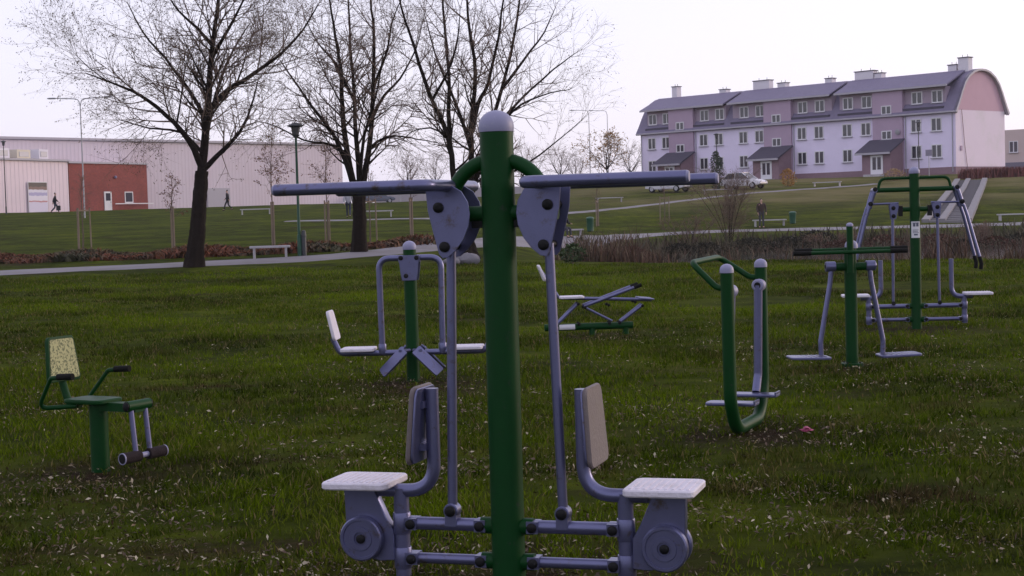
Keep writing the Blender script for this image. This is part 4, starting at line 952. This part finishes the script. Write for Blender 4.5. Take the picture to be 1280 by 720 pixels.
# ------------------------------------------------------------------ people
def skin_mesh(name, verts, edges, radii, mat, parent, root_i=0, sub=1):
    me = bpy.data.meshes.new(name); me.from_pydata([tuple(v) for v in verts], edges, []); me.materials.append(mat)
    o = bpy.data.objects.new(name, me); col.objects.link(o); o.parent = parent
    o.modifiers.new('skin', 'SKIN')
    for i, r in enumerate(radii):
        sv = me.skin_vertices[0].data[i]; sv.radius = (r, r) if not isinstance(r, tuple) else r; sv.use_root = (i == root_i)
    o.modifiers['skin'].use_smooth_shade = True
    if sub: m = o.modifiers.new('subsurf', 'SUBSURF'); m.levels = sub; m.render_levels = sub
    return o
def person(loc, rz, pose, label, coat, trousers, h=1.72, group='people in the park', hair=M_HAIR):
    """local +x is where the person faces"""
    root = thing('person', label, 'person', loc, rz, group); k = h/1.72; V = Vector
    if pose == 'sit': pel = V((0, 0, .50)); kn = [V((.42, s*.10, .47)) for s in (1, -1)]; an = [V((.44, s*.11, .09)) for s in (1, -1)]; lean = .10
    elif pose == 'walk': pel = V((0, 0, .92)); kn = [V((.20, .09, .50)), V((-.02, -.09, .48))]; an = [V((.30, .09, .09)), V((-.34, -.09, .14))]; lean = .05
    else: pel = V((0, 0, .93)); kn = [V((.03, s*.10, .50)) for s in (1, -1)]; an = [V((0, s*.12, .08)) for s in (1, -1)]; lean = .02
    up = V((lean, 0, 1)).normalized(); ch = pel+up*.30; nk = pel+up*.55; hd_ = nk+up*.09; ht = nk+up*.24
    sh = [nk+V((0, s*.19, -.04)) for s in (1, -1)]; hip = [pel+V((0, s*.10, -.04)) for s in (1, -1)]
    if pose == 'walk': el = [sh[0]+V((-.14, .05, -.26)), sh[1]+V((.06, -.05, -.28))]; wr = [el[0]+V((-.05, .0, -.25)), el[1]+V((.18, .0, -.18))]
    elif pose == 'sit': el = [sh[i]+V((.06, s*.06, -.28)) for i, s in ((0, 1), (1, -1))]; wr = [el[i]+V((.24, -s*.05, -.04)) for i, s in ((0, 1), (1, -1))]
    else: el = [sh[i]+V((.02, s*.08, -.29)) for i, s in ((0, 1), (1, -1))]; wr = [el[i]+V((.10, -s*.02, -.24)) for i, s in ((0, 1), (1, -1))]
    verts, rad, ed = [], [], []
    def add(p, r, par=None):
        verts.append(p*k); rad.append(r*k if not isinstance(r, tuple) else (r[0]*k, r[1]*k)); i = len(verts)-1
        if par is not None: ed.append((par, i))
        return i
    ip = add(pel, .10); ic = add(ch, .11, ip); inn = add(nk, .055, ic); ihd = add(hd_+V((.01, 0, .0)), .07, inn); ih2 = add(nk+up*.17+V((.01, 0, 0)), .088, ihd); add(ht, .05, ih2); add(nk+up*.13+V((.10, 0, 0)), .016, ih2)
    for i, s in ((0, 1), (1, -1)):
        a = add(sh[i], .055, ic); b = add(el[i], .04, a); c = add(wr[i], .026, b)
        d = (wr[i]-el[i]).normalized(); pm_ = add(wr[i]+d*.07, .030, c)
        sd = d.cross(V((1, 0, 0))); sd = sd.normalized() if sd.length > .2 else V((0, 1, 0))
        for f in range(4):
            o = (f-1.5)*.018; q = add(wr[i]+d*.115+V((o, 0, 0)), .0085, pm_); add(wr[i]+d*(.155+(.012 if f in (1, 2) else 0))+V((o+.006, -s*.012, 0)), .0075, q)
        q = add(wr[i]+d*.06+V((.035, -s*.015, 0)), .0095, c); add(wr[i]+d*.095+V((.045, -s*.022, 0)), .008, q)
        a = add(hip[i], .075, ip); b = add(kn[i], .052, a); c = add(an[i], .036, b); add(an[i]+V((.14, 0, -.05)), .036, c)
    skin_mesh('body', verts, ed, rad, M_SKIN, root)
    # clothing
    verts, rad, ed = [], [], []
    ip = add(pel+V((0, 0, -.14 if pose != 'sit' else -.03)), (.15, .18)); ip2 = add(pel+V((0, 0, .06)), (.14, .17), ip); ic = add(ch, (.135, .185), ip2); inn = add(nk+V((0, 0, -.01)), .085, ic)
    for i in (0, 1): a = add(sh[i], .08, ic); b = add(el[i], .062, a); add(wr[i], .048, b)
    skin_mesh('coat', verts, ed, rad, coat, root)
    verts, rad, ed = [], [], []
    ip = add(pel, .12)
    for i in (0, 1): a = add(hip[i], .095, ip); b = add(kn[i], .07, a); add(an[i]+V((0, 0, .02)), .055, b)
    skin_mesh('trousers', verts, ed, rad, trousers, root)
    for i in (0, 1):
        verts, rad, ed = [], [], []
        a = add(an[i]+V((-.05, 0, -.035)), .042); b = add(an[i]+V((.06, 0, -.045)), .044, a); add(an[i]+V((.17, 0, -.055)), .032, b); skin_mesh('shoe', verts, ed, rad, M_BLACK, root)
    verts, rad, ed = [], [], []
    a = add(nk+up*.14+V((-.045, 0, 0)), .075); b = add(nk+up*.21+V((-.02, 0, 0)), .085, a); add(nk+up*.245+V((.03, 0, 0)), .06, b); skin_mesh('hair', verts, ed, rad, hair, root)
    return root, wr
DK = cloth('black coat', (.018, .017, .022)); DK2 = cloth('dark grey coat', (.04, .04, .05)); JN = cloth('dark jeans', (.025, .03, .055)); GR = cloth('pale grey coat', (.32, .32, .36))
BR = cloth('dark brown coat', (.04, .025, .02))
p = at_depth(69, 262, 140); pr, wr = person(ground(p.x, 140), R(15), 'walk', 'person in black coat walking past the ribbed annex with a bag', DK, JN, 1.8)
bag = thing('shopping_bag', 'dark bag carried by the person walking past the ribbed annex', 'bag', Vector((p.x+.36, 139.75, tz(p.x, 140)+.0)), 0)
MB().plate(rrect(.36, .42, .05), .16, TR(0, .08, .46) @ RX(R(90)), .03).build('pouch', DK, bag); MB().tube(fillet([(-.09, 0, .64), (-.05, 0, .88), (.05, 0, .88), (.09, 0, .64)], .05), .012, 6).build('handle', DK, bag)
p = at_depth(285, 262, 135); person(ground(p.x, 135), R(175), 'walk', 'person in black clothes striding across the lawn before the hall', DK, DK, 1.75)
g = G(436, 272.5); person(g, R(95), 'walk', 'person in pale grey top walking beside the multi-stem willow', GR, JN, 1.72)
g = G(952, 285.5); person(g, R(-80), 'stand', 'person in dark brown coat standing on the pond path', BR, DK2, 1.74)
g = G(704, 297.5); person(g+Vector((0, 0, .0)), R(-50), 'sit', 'person in black sitting on the bench by the pond', DK, DK2, 1.72)
p = at_depth(679, 255, 170); person(ground(p.x, 170), R(30), 'walk', 'distant dark figure walking beyond the lawn near the far wall', DK2, DK, 1.7)

# ------------------------------------------------------------------ far things on the horizon
FARS = dict(len=(2.4, 1.3, .8), n=(0, 5, 4), trop=(.05, .0, -.03), rmin=.012)
def far_tree(seed, px, y, h, label, leafn=0, lm=None, group='distant trees on the horizon'):
    p = at_depth(px, 240, y); t = Tree(seed); rg = random.Random(seed)
    Q, rr = t.limb([(0, 0, -.2), (rg.uniform(-.2, .2), 0, h*.35), (rg.uniform(-.4, .4), .2, h*.7), (rg.uniform(-.3, .3), 0, h)], .16, .03, 7)
    t.clothe(Q, rr, .35, FARS, .2)
    for k in range(4):
        a = 2*math.pi*k/4+rg.random(); Q2, r2 = t.limb([Q[4], Q[4]+Vector((math.cos(a)*.9, math.sin(a)*.9, h*.18)), Q[4]+Vector((math.cos(a)*1.8, math.sin(a)*1.8, h*.45))], .09, .02, 6); t.clothe(Q2, r2, .4, FARS, .15)
    return t.build('distant_tree', label, 'tree', ground(p.x, y), (leafn, .22, .2) if leafn else None, group, leaf_mat=lm)
M_ORANGE = pmat('orange autumn leaf', (.34, .19, .06), .7, var=.2, island=.35, trans=.3)
far_tree(31, 762, 190, 4.6, 'small tree with orange autumn leaves near the far road lamps', 1500, M_ORANGE)
for i, (px, y, h, lab) in enumerate(((700, 245, 6.0, 'hazy bare tree left of the two far road lamps'), (722, 260, 5.0, 'hazy bare tree just behind the left of the far road lamps'), (790, 250, 6.0, 'hazy bare tree between the orange tree and the apartment house'),
        (655, 255, 7.0, 'hazy bare tree low behind the right branches of the fan-stemmed willow'), (545, 260, 6.5, 'hazy bare tree seen between the multi-stem and fan-stemmed willows, nearer the latter'), (510, 250, 6.0, 'hazy bare tree seen just right of the multi-stem willow'), (600, 270, 6.5, 'hazy bare tree right behind the fan-stemmed willow trunk'))):
    far_tree(40+i, px, y, h, lab)
# far boundary wall
fw0 = at_depth(470, 250, 232); fw1 = at_depth(800, 240, 238); loc, a, L = frame2(fw0, fw1, 3.6)
fw = thing('boundary_wall', 'long low pale wall on the horizon behind the lawn', 'wall', loc, a)
PN = 22
for k in range(PN):
    MB().box((L*(k+.5)/PN, 0, .85), (L/PN-.22, .12, 1.9)).build('panel', pmat('pale wall panel', (.36, .33, .36), .85, var=.1), fw, smooth=False)
for k in range(PN+1): MB().box((L*k/PN, 0, .92), (.20, .2, 2.1)).build('wall_post', M_CONC, fw, smooth=False)

# sign before the gable windows
p = at_depth(1161, 191, 158); sg = thing('notice_sign', 'small square sign on a pole before the apartment house end', 'sign', ground(p.x, 158), R(-20))
MB().tube([(0, 0, -.1), (0, 0, p.z-tz(p.x, 158)+.3)], .035, 8).build('pole', M_GALV, sg); MB().box((0, -.05, p.z-tz(p.x, 158)), (.62, .03, .62)).build('plate', pmat('sign plate', (.22, .20, .27), .5), sg, smooth=False)
# slim evergreen and orange bush, bare hedge by the porch
def leafy(name, label, cat, loc, h, rx, n, mat, seed, size=.14, flat=False, group=None):
    root = thing(name, label, cat, loc, 0, group); rg = random.Random(seed); V = []; F = []
    for k in range(n):
        t = rg.random(); a = rg.uniform(0, 2*math.pi); w = rx*(math.sin(math.pi*min(1, t*.85+.12))**.7)*math.sqrt(rg.uniform(.35, 1.0))*(1+.25*math.sin(3*a+5*t))
        c = Vector((w*math.cos(a), w*math.sin(a), .05+h*t)); d = Vector((rg.uniform(-1, 1), rg.uniform(-1, 1), rg.uniform(-.3, 1))).normalized(); e = d.cross(Vector((rg.random(), rg.random(), rg.random()))).normalized()
        L = size*rg.uniform(.6, 1.4); i = len(V); V += [c, c+d*L*.5+e*L*.3, c+d*L, c+d*L*.5-e*L*.3]; F.append((i, i+1, i+2, i+3))
    o = numpy_mesh('foliage', V, F, mat, root); o['kind'] = 'stuff'
    MB().tube([(0, 0, -.1), (0, 0, h*.7)], [.05, .02], 6).build('stem', M_SAPBARK, root); return root
M_EVER = pmat('dark evergreen', (.03, .05, .025), .8, var=.3, island=.4)
leafy('slim_evergreen', 'slim dark evergreen standing by the lamp before the apartment house', 'shrub', G(896, 238), 3.4, .55, 1500, M_EVER, 3)
leafy('orange_bush', 'small orange bush beside the middle porch of the apartment house', 'shrub', G(985, 233), 1.5, .7, 700, M_ORANGE, 4)
leafy('tan_bush', 'small tan bush at the right porch of the apartment house', 'shrub', G(1117, 226), 1.0, 1.0, 700, pmat('tan leaf', (.36, .25, .15), .8, var=.2, island=.3), 5)

# ------------------------------------------------------------------ pond reeds, bank shrubs, ground cover
def blades(name, pts, h, w, mat, label, cat, seed, bend=.25):
    """upright blades, three segments each, as one mass; pts (n,3), h/w arrays"""
    rg = np.random.default_rng(seed); n = len(pts); a = rg.uniform(0, 2*np.pi, n); b = a+rg.uniform(-1, 1, n)
    side = np.stack([np.cos(a), np.sin(a), np.zeros(n)], 1); lean = np.stack([np.cos(b+1.57), np.sin(b+1.57), np.zeros(n)], 1)*(h*bend*rg.uniform(.1, 1, n))[:, None]
    up = np.zeros((n, 3)); up[:, 2] = h
    p0 = pts; p1 = pts+up*.55+lean*.35; p2 = pts+up*.97+lean; s = side*w[:, None]/2
    V = np.stack([p0-s, p0+s, p1+s*.8, p1-s*.8, p2], 1).reshape(-1, 3); i = np.arange(n)*5
    F = np.concatenate([np.stack([i, i+1, i+2], 1), np.stack([i, i+2, i+3], 1), np.stack([i+3, i+2, i+4], 1)])
    o = numpy_mesh(name, V, F, mat); return stuff(o, label, cat)
def scatter(n, fx, seed):
    rg = np.random.default_rng(seed); x, y = fx(rg, n); return np.stack([x, y, terrain(x, y)], 1)
M_REED = pmat('rusty dry reed', (.072, .036, .022), .85, var=.45, vscale=.7, island=.6, world_coords=True, c2=(.10, .075, .042), c2scale=1.4, c2lo=.48, c2hi=.6)
def near_bank(rg, n):
    x = rg.uniform(1.6, 17, n)+rg.normal(0, .3, n); y = 49-.62*(x-2)+1.2+rg.gamma(2.0, 1.6, n); return x, y
P_ = scatter(11000, near_bank, 5); X_ = P_[:, 0]
clump = np.clip(.5+.45*np.sin(X_*2.3+1.7*np.sin(X_*.9))+.35*np.sin(X_*5.1+P_[:, 1]*1.3), .08, 1.3)
mid = 1-.75*sstep(4.3, 5.6, X_)*(1-sstep(8.2, 9.6, X_))
keep = rng.uniform(0, 1, len(P_)) < (.25+.75*clump)*(.35+.65*mid); P_, clump, mid = P_[keep], clump[keep], mid[keep]
hh = rng.uniform(.25, 1.15, len(P_))*(.35+.75*clump)*(.45+.55*mid)
blades('reeds', P_, hh, rng.uniform(.012, .05, len(P_)), M_REED, 'rusty brown reeds growing along the near pond bank', 'reeds', 6, .75)
def far_bank(rg, n):
    x = rg.uniform(3, 40, n); far = np.interp(x, [-5, 2.5, 7.4, 20, 32, 60], [74, 80, 88, 91, 94, 100])-1.0; return x, far-rg.uniform(3.0, 12, n)
P_ = scatter(7000, far_bank, 8); hh = rng.uniform(.3, .95, len(P_))
M_SEDGE = pmat('olive bank sedge', (.055, .050, .026), .85, var=.4, vscale=.5, island=.5, world_coords=True, c2=(.10, .06, .04), c2scale=.35, c2lo=.48, c2hi=.62)
blades('bank_sedge', P_, hh, rng.uniform(.03, .08, len(P_)), M_SEDGE, 'olive and brown sedge covering the far pond bank', 'sedge', 9, .9)
# bare shrubs by the pond
SHR = dict(len=(1.5, .8, .45), n=(0, 6, 5), trop=(.10, .03, .0), rmin=.006)
def bare_shrub(px, py, h, w, stems, seed, label, mat=None):
    b = G(px, py); t = Tree(seed); rg = random.Random(seed)
    for k in range(stems):
        a = rg.uniform(0, 2*math.pi); e = rg.uniform(.2, 1)*w/2; hh_ = h*rg.uniform(.7, 1.0)
        Q, rr = t.limb([(.15*math.cos(a), .15*math.sin(a), -.1), (e*.35*math.cos(a), e*.35*math.sin(a), hh_*.4), (e*math.cos(a), e*math.sin(a), hh_)], .022, .008, 5)
        sp = dict(SHR); sp['len'] = (h*.42, h*.24, h*.16); t.clothe(Q, rr, .22, sp, .15)
    return t.build('bare_shrub', label, 'shrub', b, (500, .06, .2), 'leafless shrubs by the pond', twig_mat=mat or M_TWIG, leaf_mat=M_RUST)
bare_shrub(912, 304, 3.0, 4.0, 10, 51, 'large leafless brown shrub on the pond bank beside the standing person')
bare_shrub(862, 312, 1.3, 2.6, 9, 52, 'low dark tangled shrub on the pond bank left of the large leafless one')
bare_shrub(1225, 318, 1.2, 2.4, 9, 53, 'low reddish shrub on the pond bank below the stairs')
bare_shrub(1040, 322, 1.0, 2.2, 8, 54, 'low twiggy shrub at the water edge behind the leg swing machine')
leafy('round_shrub', 'small round green shrub among the reeds at the lawn edge', 'shrub', G(716, 330), .5, .4, 450, pmat('shrub leaf', (.035, .06, .02), .8, var=.3, island=.4), 7, .10)
M_BANK = pmat('red-brown bank shrub leaf', (.085, .038, .026), .85, var=.4, island=.5); M_BANKD = pmat('dull bank shrub leaf', (.030, .028, .018), .9, var=.4, island=.5)
for i_, (px, py, h, w, dark, lab) in enumerate(((1050, 322, .8, 1.0, 0, 'low red-brown shrub on the bank behind the leg swing machine mast'), (1105, 318, .9, 1.2, 0, 'low red-brown shrub on the bank behind the right grip of the leg swing machine'), (1172, 319, 1.0, 1.2, 0, 'low red-brown shrub on the bank just right of the stickered post'),
        (1205, 321, .8, 1.1, 1, 'low dull shrub on the bank behind the right handles of the pull-down machine'), (1245, 320, .9, 1.1, 0, 'low red-brown shrub on the bank beyond the right handles of the pull-down machine'), (1278, 318, 1.0, 1.2, 1, 'low dull shrub on the bank straight below the slope bench by the stairs'),
        (850, 325, .7, .9, 1, 'low dull shrub at the lawn edge left of the walking trainer handle'), (885, 326, .8, 1.0, 1, 'low dull shrub behind the walking trainer handle loop'), (940, 322, .9, 1.2, 1, 'low dull shrub on the bank above the far post of the walking trainer'), (985, 318, .8, 1.0, 1, 'low dull shrub on the bank left of the leg swing machine grips'), (1020, 312, .9, 1.3, 1, 'low dull shrub on the bank just above the left grip of the leg swing machine'), (790, 327, .6, .8, 0, 'low red-brown shrub among the reeds above the rowing machine'))):
    leafy('bank_shrub', lab, 'shrub', G(px, py), h, w, 900, M_BANKD if dark else M_BANK, 70+i_, .11, group='low shrubs on the pond bank')
# red-brown ground cover behind the path at the left
M_COVER = pmat('russet ground cover', (.12, .036, .014), .85, var=.5, vscale=.6, island=.6, world_coords=True, c2=(.045, .045, .02), c2scale=.5, c2lo=.44, c2hi=.58)
cp = np.array([G(px, py)[:2] for px, py in ((-80, 330), (0, 326), (80, 324), (170, 321), (250, 318), (330, 315), (420, 311), (540, 303))])
def cover(rg, n):
    t = rg.uniform(0, 1, n)**1.25*(len(cp)-1); i = np.minimum(t.astype(int), len(cp)-2); q = cp[i]+(cp[i+1]-cp[i])*(t-i)[:, None]
    return q[:, 0]+rg.normal(0, .3, n), q[:, 1]+rg.uniform(-1.9, 1.9, n)
P_ = scatter(17000, cover, 12); hh = rng.uniform(.04, .26, len(P_))*(.4+.9*np.sin(P_[:, 0]*.8+1)**2)
blades('ground_cover', P_, hh, rng.uniform(.06, .16, len(P_)), M_COVER, 'low russet shrubs and fallen leaves behind the left path', 'ground cover', 13, 1.6)
# clipped reddish hedge along the top of the slope beside the stairs
hp = np.array([G(px, py)[:2] for px, py in ((1205, 224), (1240, 222), (1290, 220), (1340, 218))])
def hedge(rg, n):
    t = rg.uniform(0, 1, n)*(len(hp)-1); i = np.minimum(t.astype(int), len(hp)-2); q = hp[i]+(hp[i+1]-hp[i])*(t-i)[:, None]; return q[:, 0]+rg.normal(0, .3, n), q[:, 1]+rg.normal(0, .4, n)
P_ = scatter(4000, hedge, 14); blades('hedge_growth', P_, rng.uniform(.4, 1.1, len(P_)), rng.uniform(.06, .16, len(P_)), pmat('red hedge', (.13, .045, .04), .85, var=.4, island=.5, world_coords=True), 'low reddish hedge growth along the gable of the apartment house', 'hedge', 15, .5)

# ------------------------------------------------------------------ near lawn: grass blades and fallen leaves
def grass_material():
    m = bpy.data.materials.new('grass blades'); m.use_nodes = True
    n, l = m.node_tree.nodes, m.node_tree.links; b = n['Principled BSDF']; b.inputs['Roughness'].default_value = .9; b.inputs['Specular IOR Level'].default_value = .03
    g = n.new('ShaderNodeNewGeometry')
    def noise(s, d=4):
        t = n.new('ShaderNodeTexNoise'); t.inputs['Scale'].default_value = s; t.inputs['Detail'].default_value = d; l.new(g.outputs['Position'], t.inputs[0]); return t.outputs['Fac']
    def ramp(f, a, b_):
        r = n.new('ShaderNodeMapRange'); r.inputs[1].default_value = a; r.inputs[2].default_value = b_; l.new(f, r.inputs[0]); return r.outputs[0]
    def mix(f, a, b_):
        x = n.new('ShaderNodeMix'); x.data_type = 'RGBA'; l.new(f, x.inputs[0])
        for i, q in ((6, a), (7, b_)):
            if isinstance(q, tuple): x.inputs[i].default_value = q+(1,)
            else: l.new(q, x.inputs[i])
        return x.outputs[2]
    base = mix(g.outputs['Random Per Island'], (.018, .036, .0016), (.080, .116, .0045))
    dead = mix(g.outputs['Random Per Island'], (.022, .017, .007), (.072, .054, .024))
    base = mix(ramp(noise(3.2, 5), .40, .60), mix(g.outputs['Random Per Island'], (.007, .014, .0015), (.026, .038, .004)), base)
    sp_ = n.new('ShaderNodeSeparateXYZ'); l.new(g.outputs['Position'], sp_.inputs[0]); tr = ramp(sp_.outputs['Y'], 14, 7)
    ad_ = n.new('ShaderNodeMath'); ad_.operation = 'MULTIPLY_ADD'; ad_.inputs[1].default_value = .075; l.new(tr, ad_.inputs[0]); l.new(noise(1.5, 7), ad_.inputs[2])
    c = mix(ramp(ad_.outputs[0], .53, .64), base, dead)
    c = mix(ramp(noise(.22, 3), .40, .62), c, mix(g.outputs['Random Per Island'], (.046, .080, .0020), (.142, .200, .006)))
    wn_ = n.new('ShaderNodeTexWhiteNoise'); wn_.noise_dimensions = '1D'; l.new(g.outputs['Random Per Island'], wn_.inputs['W'])
    c = mix(ramp(wn_.outputs['Value'], .90, .93), c, (.16, .125, .055))
    l.new(c, b.inputs['Base Color'])
    tb = n.new('ShaderNodeBsdfTranslucent'); l.new(c, tb.inputs[0]); ms = n.new('ShaderNodeMixShader'); ms.inputs[0].default_value = .25
    l.new(b.outputs[0], ms.inputs[1]); l.new(tb.outputs[0], ms.inputs[2]); l.new(ms.outputs[0], n['Material Output'].inputs['Surface'])
    return m
def patch(x, y, f, seed):
    """smooth irregular 0..1 field over the lawn"""
    rg = np.random.default_rng(seed); v = np.zeros_like(x); wx = x+.5/f*np.sin(f*1.3*y+seed); wy = y+.5/f*np.sin(f*1.1*x+2*seed)
    for k in range(7):
        a = rg.uniform(0, 2*np.pi); q = f*rg.uniform(.6, 2.4); v += np.sin(q*(wx*np.cos(a)+wy*np.sin(a))+rg.uniform(0, 6.3))/(1+.3*k)
    return np.clip(.5+v*.26, 0, 1)
def lawn_points(n, d0, d1, power, seed):
    rg = np.random.default_rng(seed); t = rg.uniform(0, 1, n); e = 2-power
    d = (d0**e+t*(d1**e-d0**e))**(1/e); a = np.radians(rg.uniform(-23, 23, n)); x = d*np.sin(a); y = d*np.cos(a)
    return np.stack([x, y, terrain(x, y)], 1), d
P_, D_ = lawn_points(92000, 4.5, 47, 1.25, 31)
n1 = patch(P_[:, 0], P_[:, 1], 2.6, 3); n2 = patch(P_[:, 0], P_[:, 1], 7.5, 5)
keep = (terrain(P_[:, 0], P_[:, 1]) > -.06) & (np.random.default_rng(30).uniform(0, 1, len(P_)) < (.18+.6*n1+.55*(n2-.3))*(1-.75*worn(P_[:, 0], P_[:, 1]))); P_, D_, n1, n2 = P_[keep], D_[keep], n1[keep], n2[keep]
reps = 7; P_ = np.repeat(P_, reps, 0); D_ = np.repeat(D_, reps); n1 = np.repeat(n1, reps); n2 = np.repeat(n2, reps); rg = np.random.default_rng(32); sp = .016+.0022*D_
P_[:, 0] += rg.normal(0, 1, len(P_))*sp; P_[:, 1] += rg.normal(0, 1, len(P_))*sp; P_[:, 2] = terrain(P_[:, 0], P_[:, 1])-.004
hh = rg.uniform(.016, .05, len(P_))*(.45+.75*n1+.65*n2)*(1+.008*D_); ww = rg.uniform(.0028, .0062, len(P_))*(1+.055*D_)
blades('grass', P_, hh, ww, grass_material(), 'short dark green grass of the near lawn', 'grass', 33, 1.2)
def leaf_litter(n, seed):
    P, D = lawn_points(n, 4.5, 34, 1.1, seed); rg = np.random.default_rng(seed+1)
    c1 = patch(P[:, 0], P[:, 1], 1.6, 11); c2_ = patch(P[:, 0], P[:, 1], 6.0, 12); dens = np.clip(c1*1.5-.35, 0, 1)*np.clip(c2_*1.9-.4, 0, 1)
    keep = rg.uniform(0, 1, n) < (.07+1.0*dens+.22*worn(P[:, 0], P[:, 1]))*np.clip(1.5-D/17, .07, 1); P, D = P[keep], D[keep]; n = len(P)
    a = rg.uniform(0, 2*np.pi, n); L = (.008+.030*rg.uniform(0, 1, n)**2.0)*(1+.015*D); w = L*rg.uniform(.09, .26, n); tilt = rg.normal(0, .5, n); roll_ = rg.normal(0, .5, n)
    d = np.stack([np.cos(a)*np.cos(tilt), np.sin(a)*np.cos(tilt), np.sin(tilt)], 1); s = np.stack([-np.sin(a)*np.cos(roll_), np.cos(a)*np.cos(roll_), np.sin(roll_)], 1)
    P[:, 2] += rg.uniform(.012, .04, n); q = P+d*(L*.5)[:, None]; up = np.zeros((n, 3)); up[:, 2] = L*.08
    V = np.stack([P, q+s*w[:, None]+up, P+d*L[:, None], q-s*w[:, None]+up, q-up], 1).reshape(-1, 3); i = np.arange(n)*5
    F = np.concatenate([np.stack([i, i+4, i+1], 1), np.stack([i+4, i+2, i+1], 1), np.stack([i, i+3, i+4], 1), np.stack([i+3, i+2, i+4], 1)])
    m = bpy.data.materials.new('fallen leaf'); m.use_nodes = True; nn, ll = m.node_tree.nodes, m.node_tree.links; b = nn['Principled BSDF']; b.inputs['Roughness'].default_value = .6
    g = nn.new('ShaderNodeNewGeometry'); rp = nn.new('ShaderNodeValToRGB'); rp.color_ramp.interpolation = 'LINEAR'
    el = rp.color_ramp.elements; el[0].color = (.045, .022, .012, 1); el[1].color = (.42, .37, .27, 1); e = el.new(.42); e.color = (.075, .042, .022, 1); e = el.new(.64); e.color = (.14, .10, .05, 1); e = el.new(.82); e.color = (.29, .24, .16, 1)
    ll.new(g.outputs['Random Per Island'], rp.inputs[0]); ll.new(rp.outputs[0], b.inputs['Base Color'])
    stuff(numpy_mesh('fallen_leaves', V, F, m), 'narrow pale willow leaves scattered over the near lawn', 'leaves')
leaf_litter(230000, 61)

# ------------------------------------------------------------------ haze
HAZE = 0.00016
if HAZE:
    hz = MB().box((0, 0, 10.5), (1780, 1780, 27)).build('haze', bpy.data.materials.new('haze air'), None, smooth=False)
    hm = hz.data.materials[0]; hm.use_nodes = True; n_, l_ = hm.node_tree.nodes, hm.node_tree.links; n_.remove(n_['Principled BSDF'])
    pv = n_.new('ShaderNodeVolumePrincipled'); pv.inputs['Color'].default_value = (.95, .93, 1.0, 1); pv.inputs['Density'].default_value = HAZE; l_.new(pv.outputs[0], n_['Material Output'].inputs['Volume'])
    stuff(hz, 'thin pale evening haze over the whole park', 'haze')
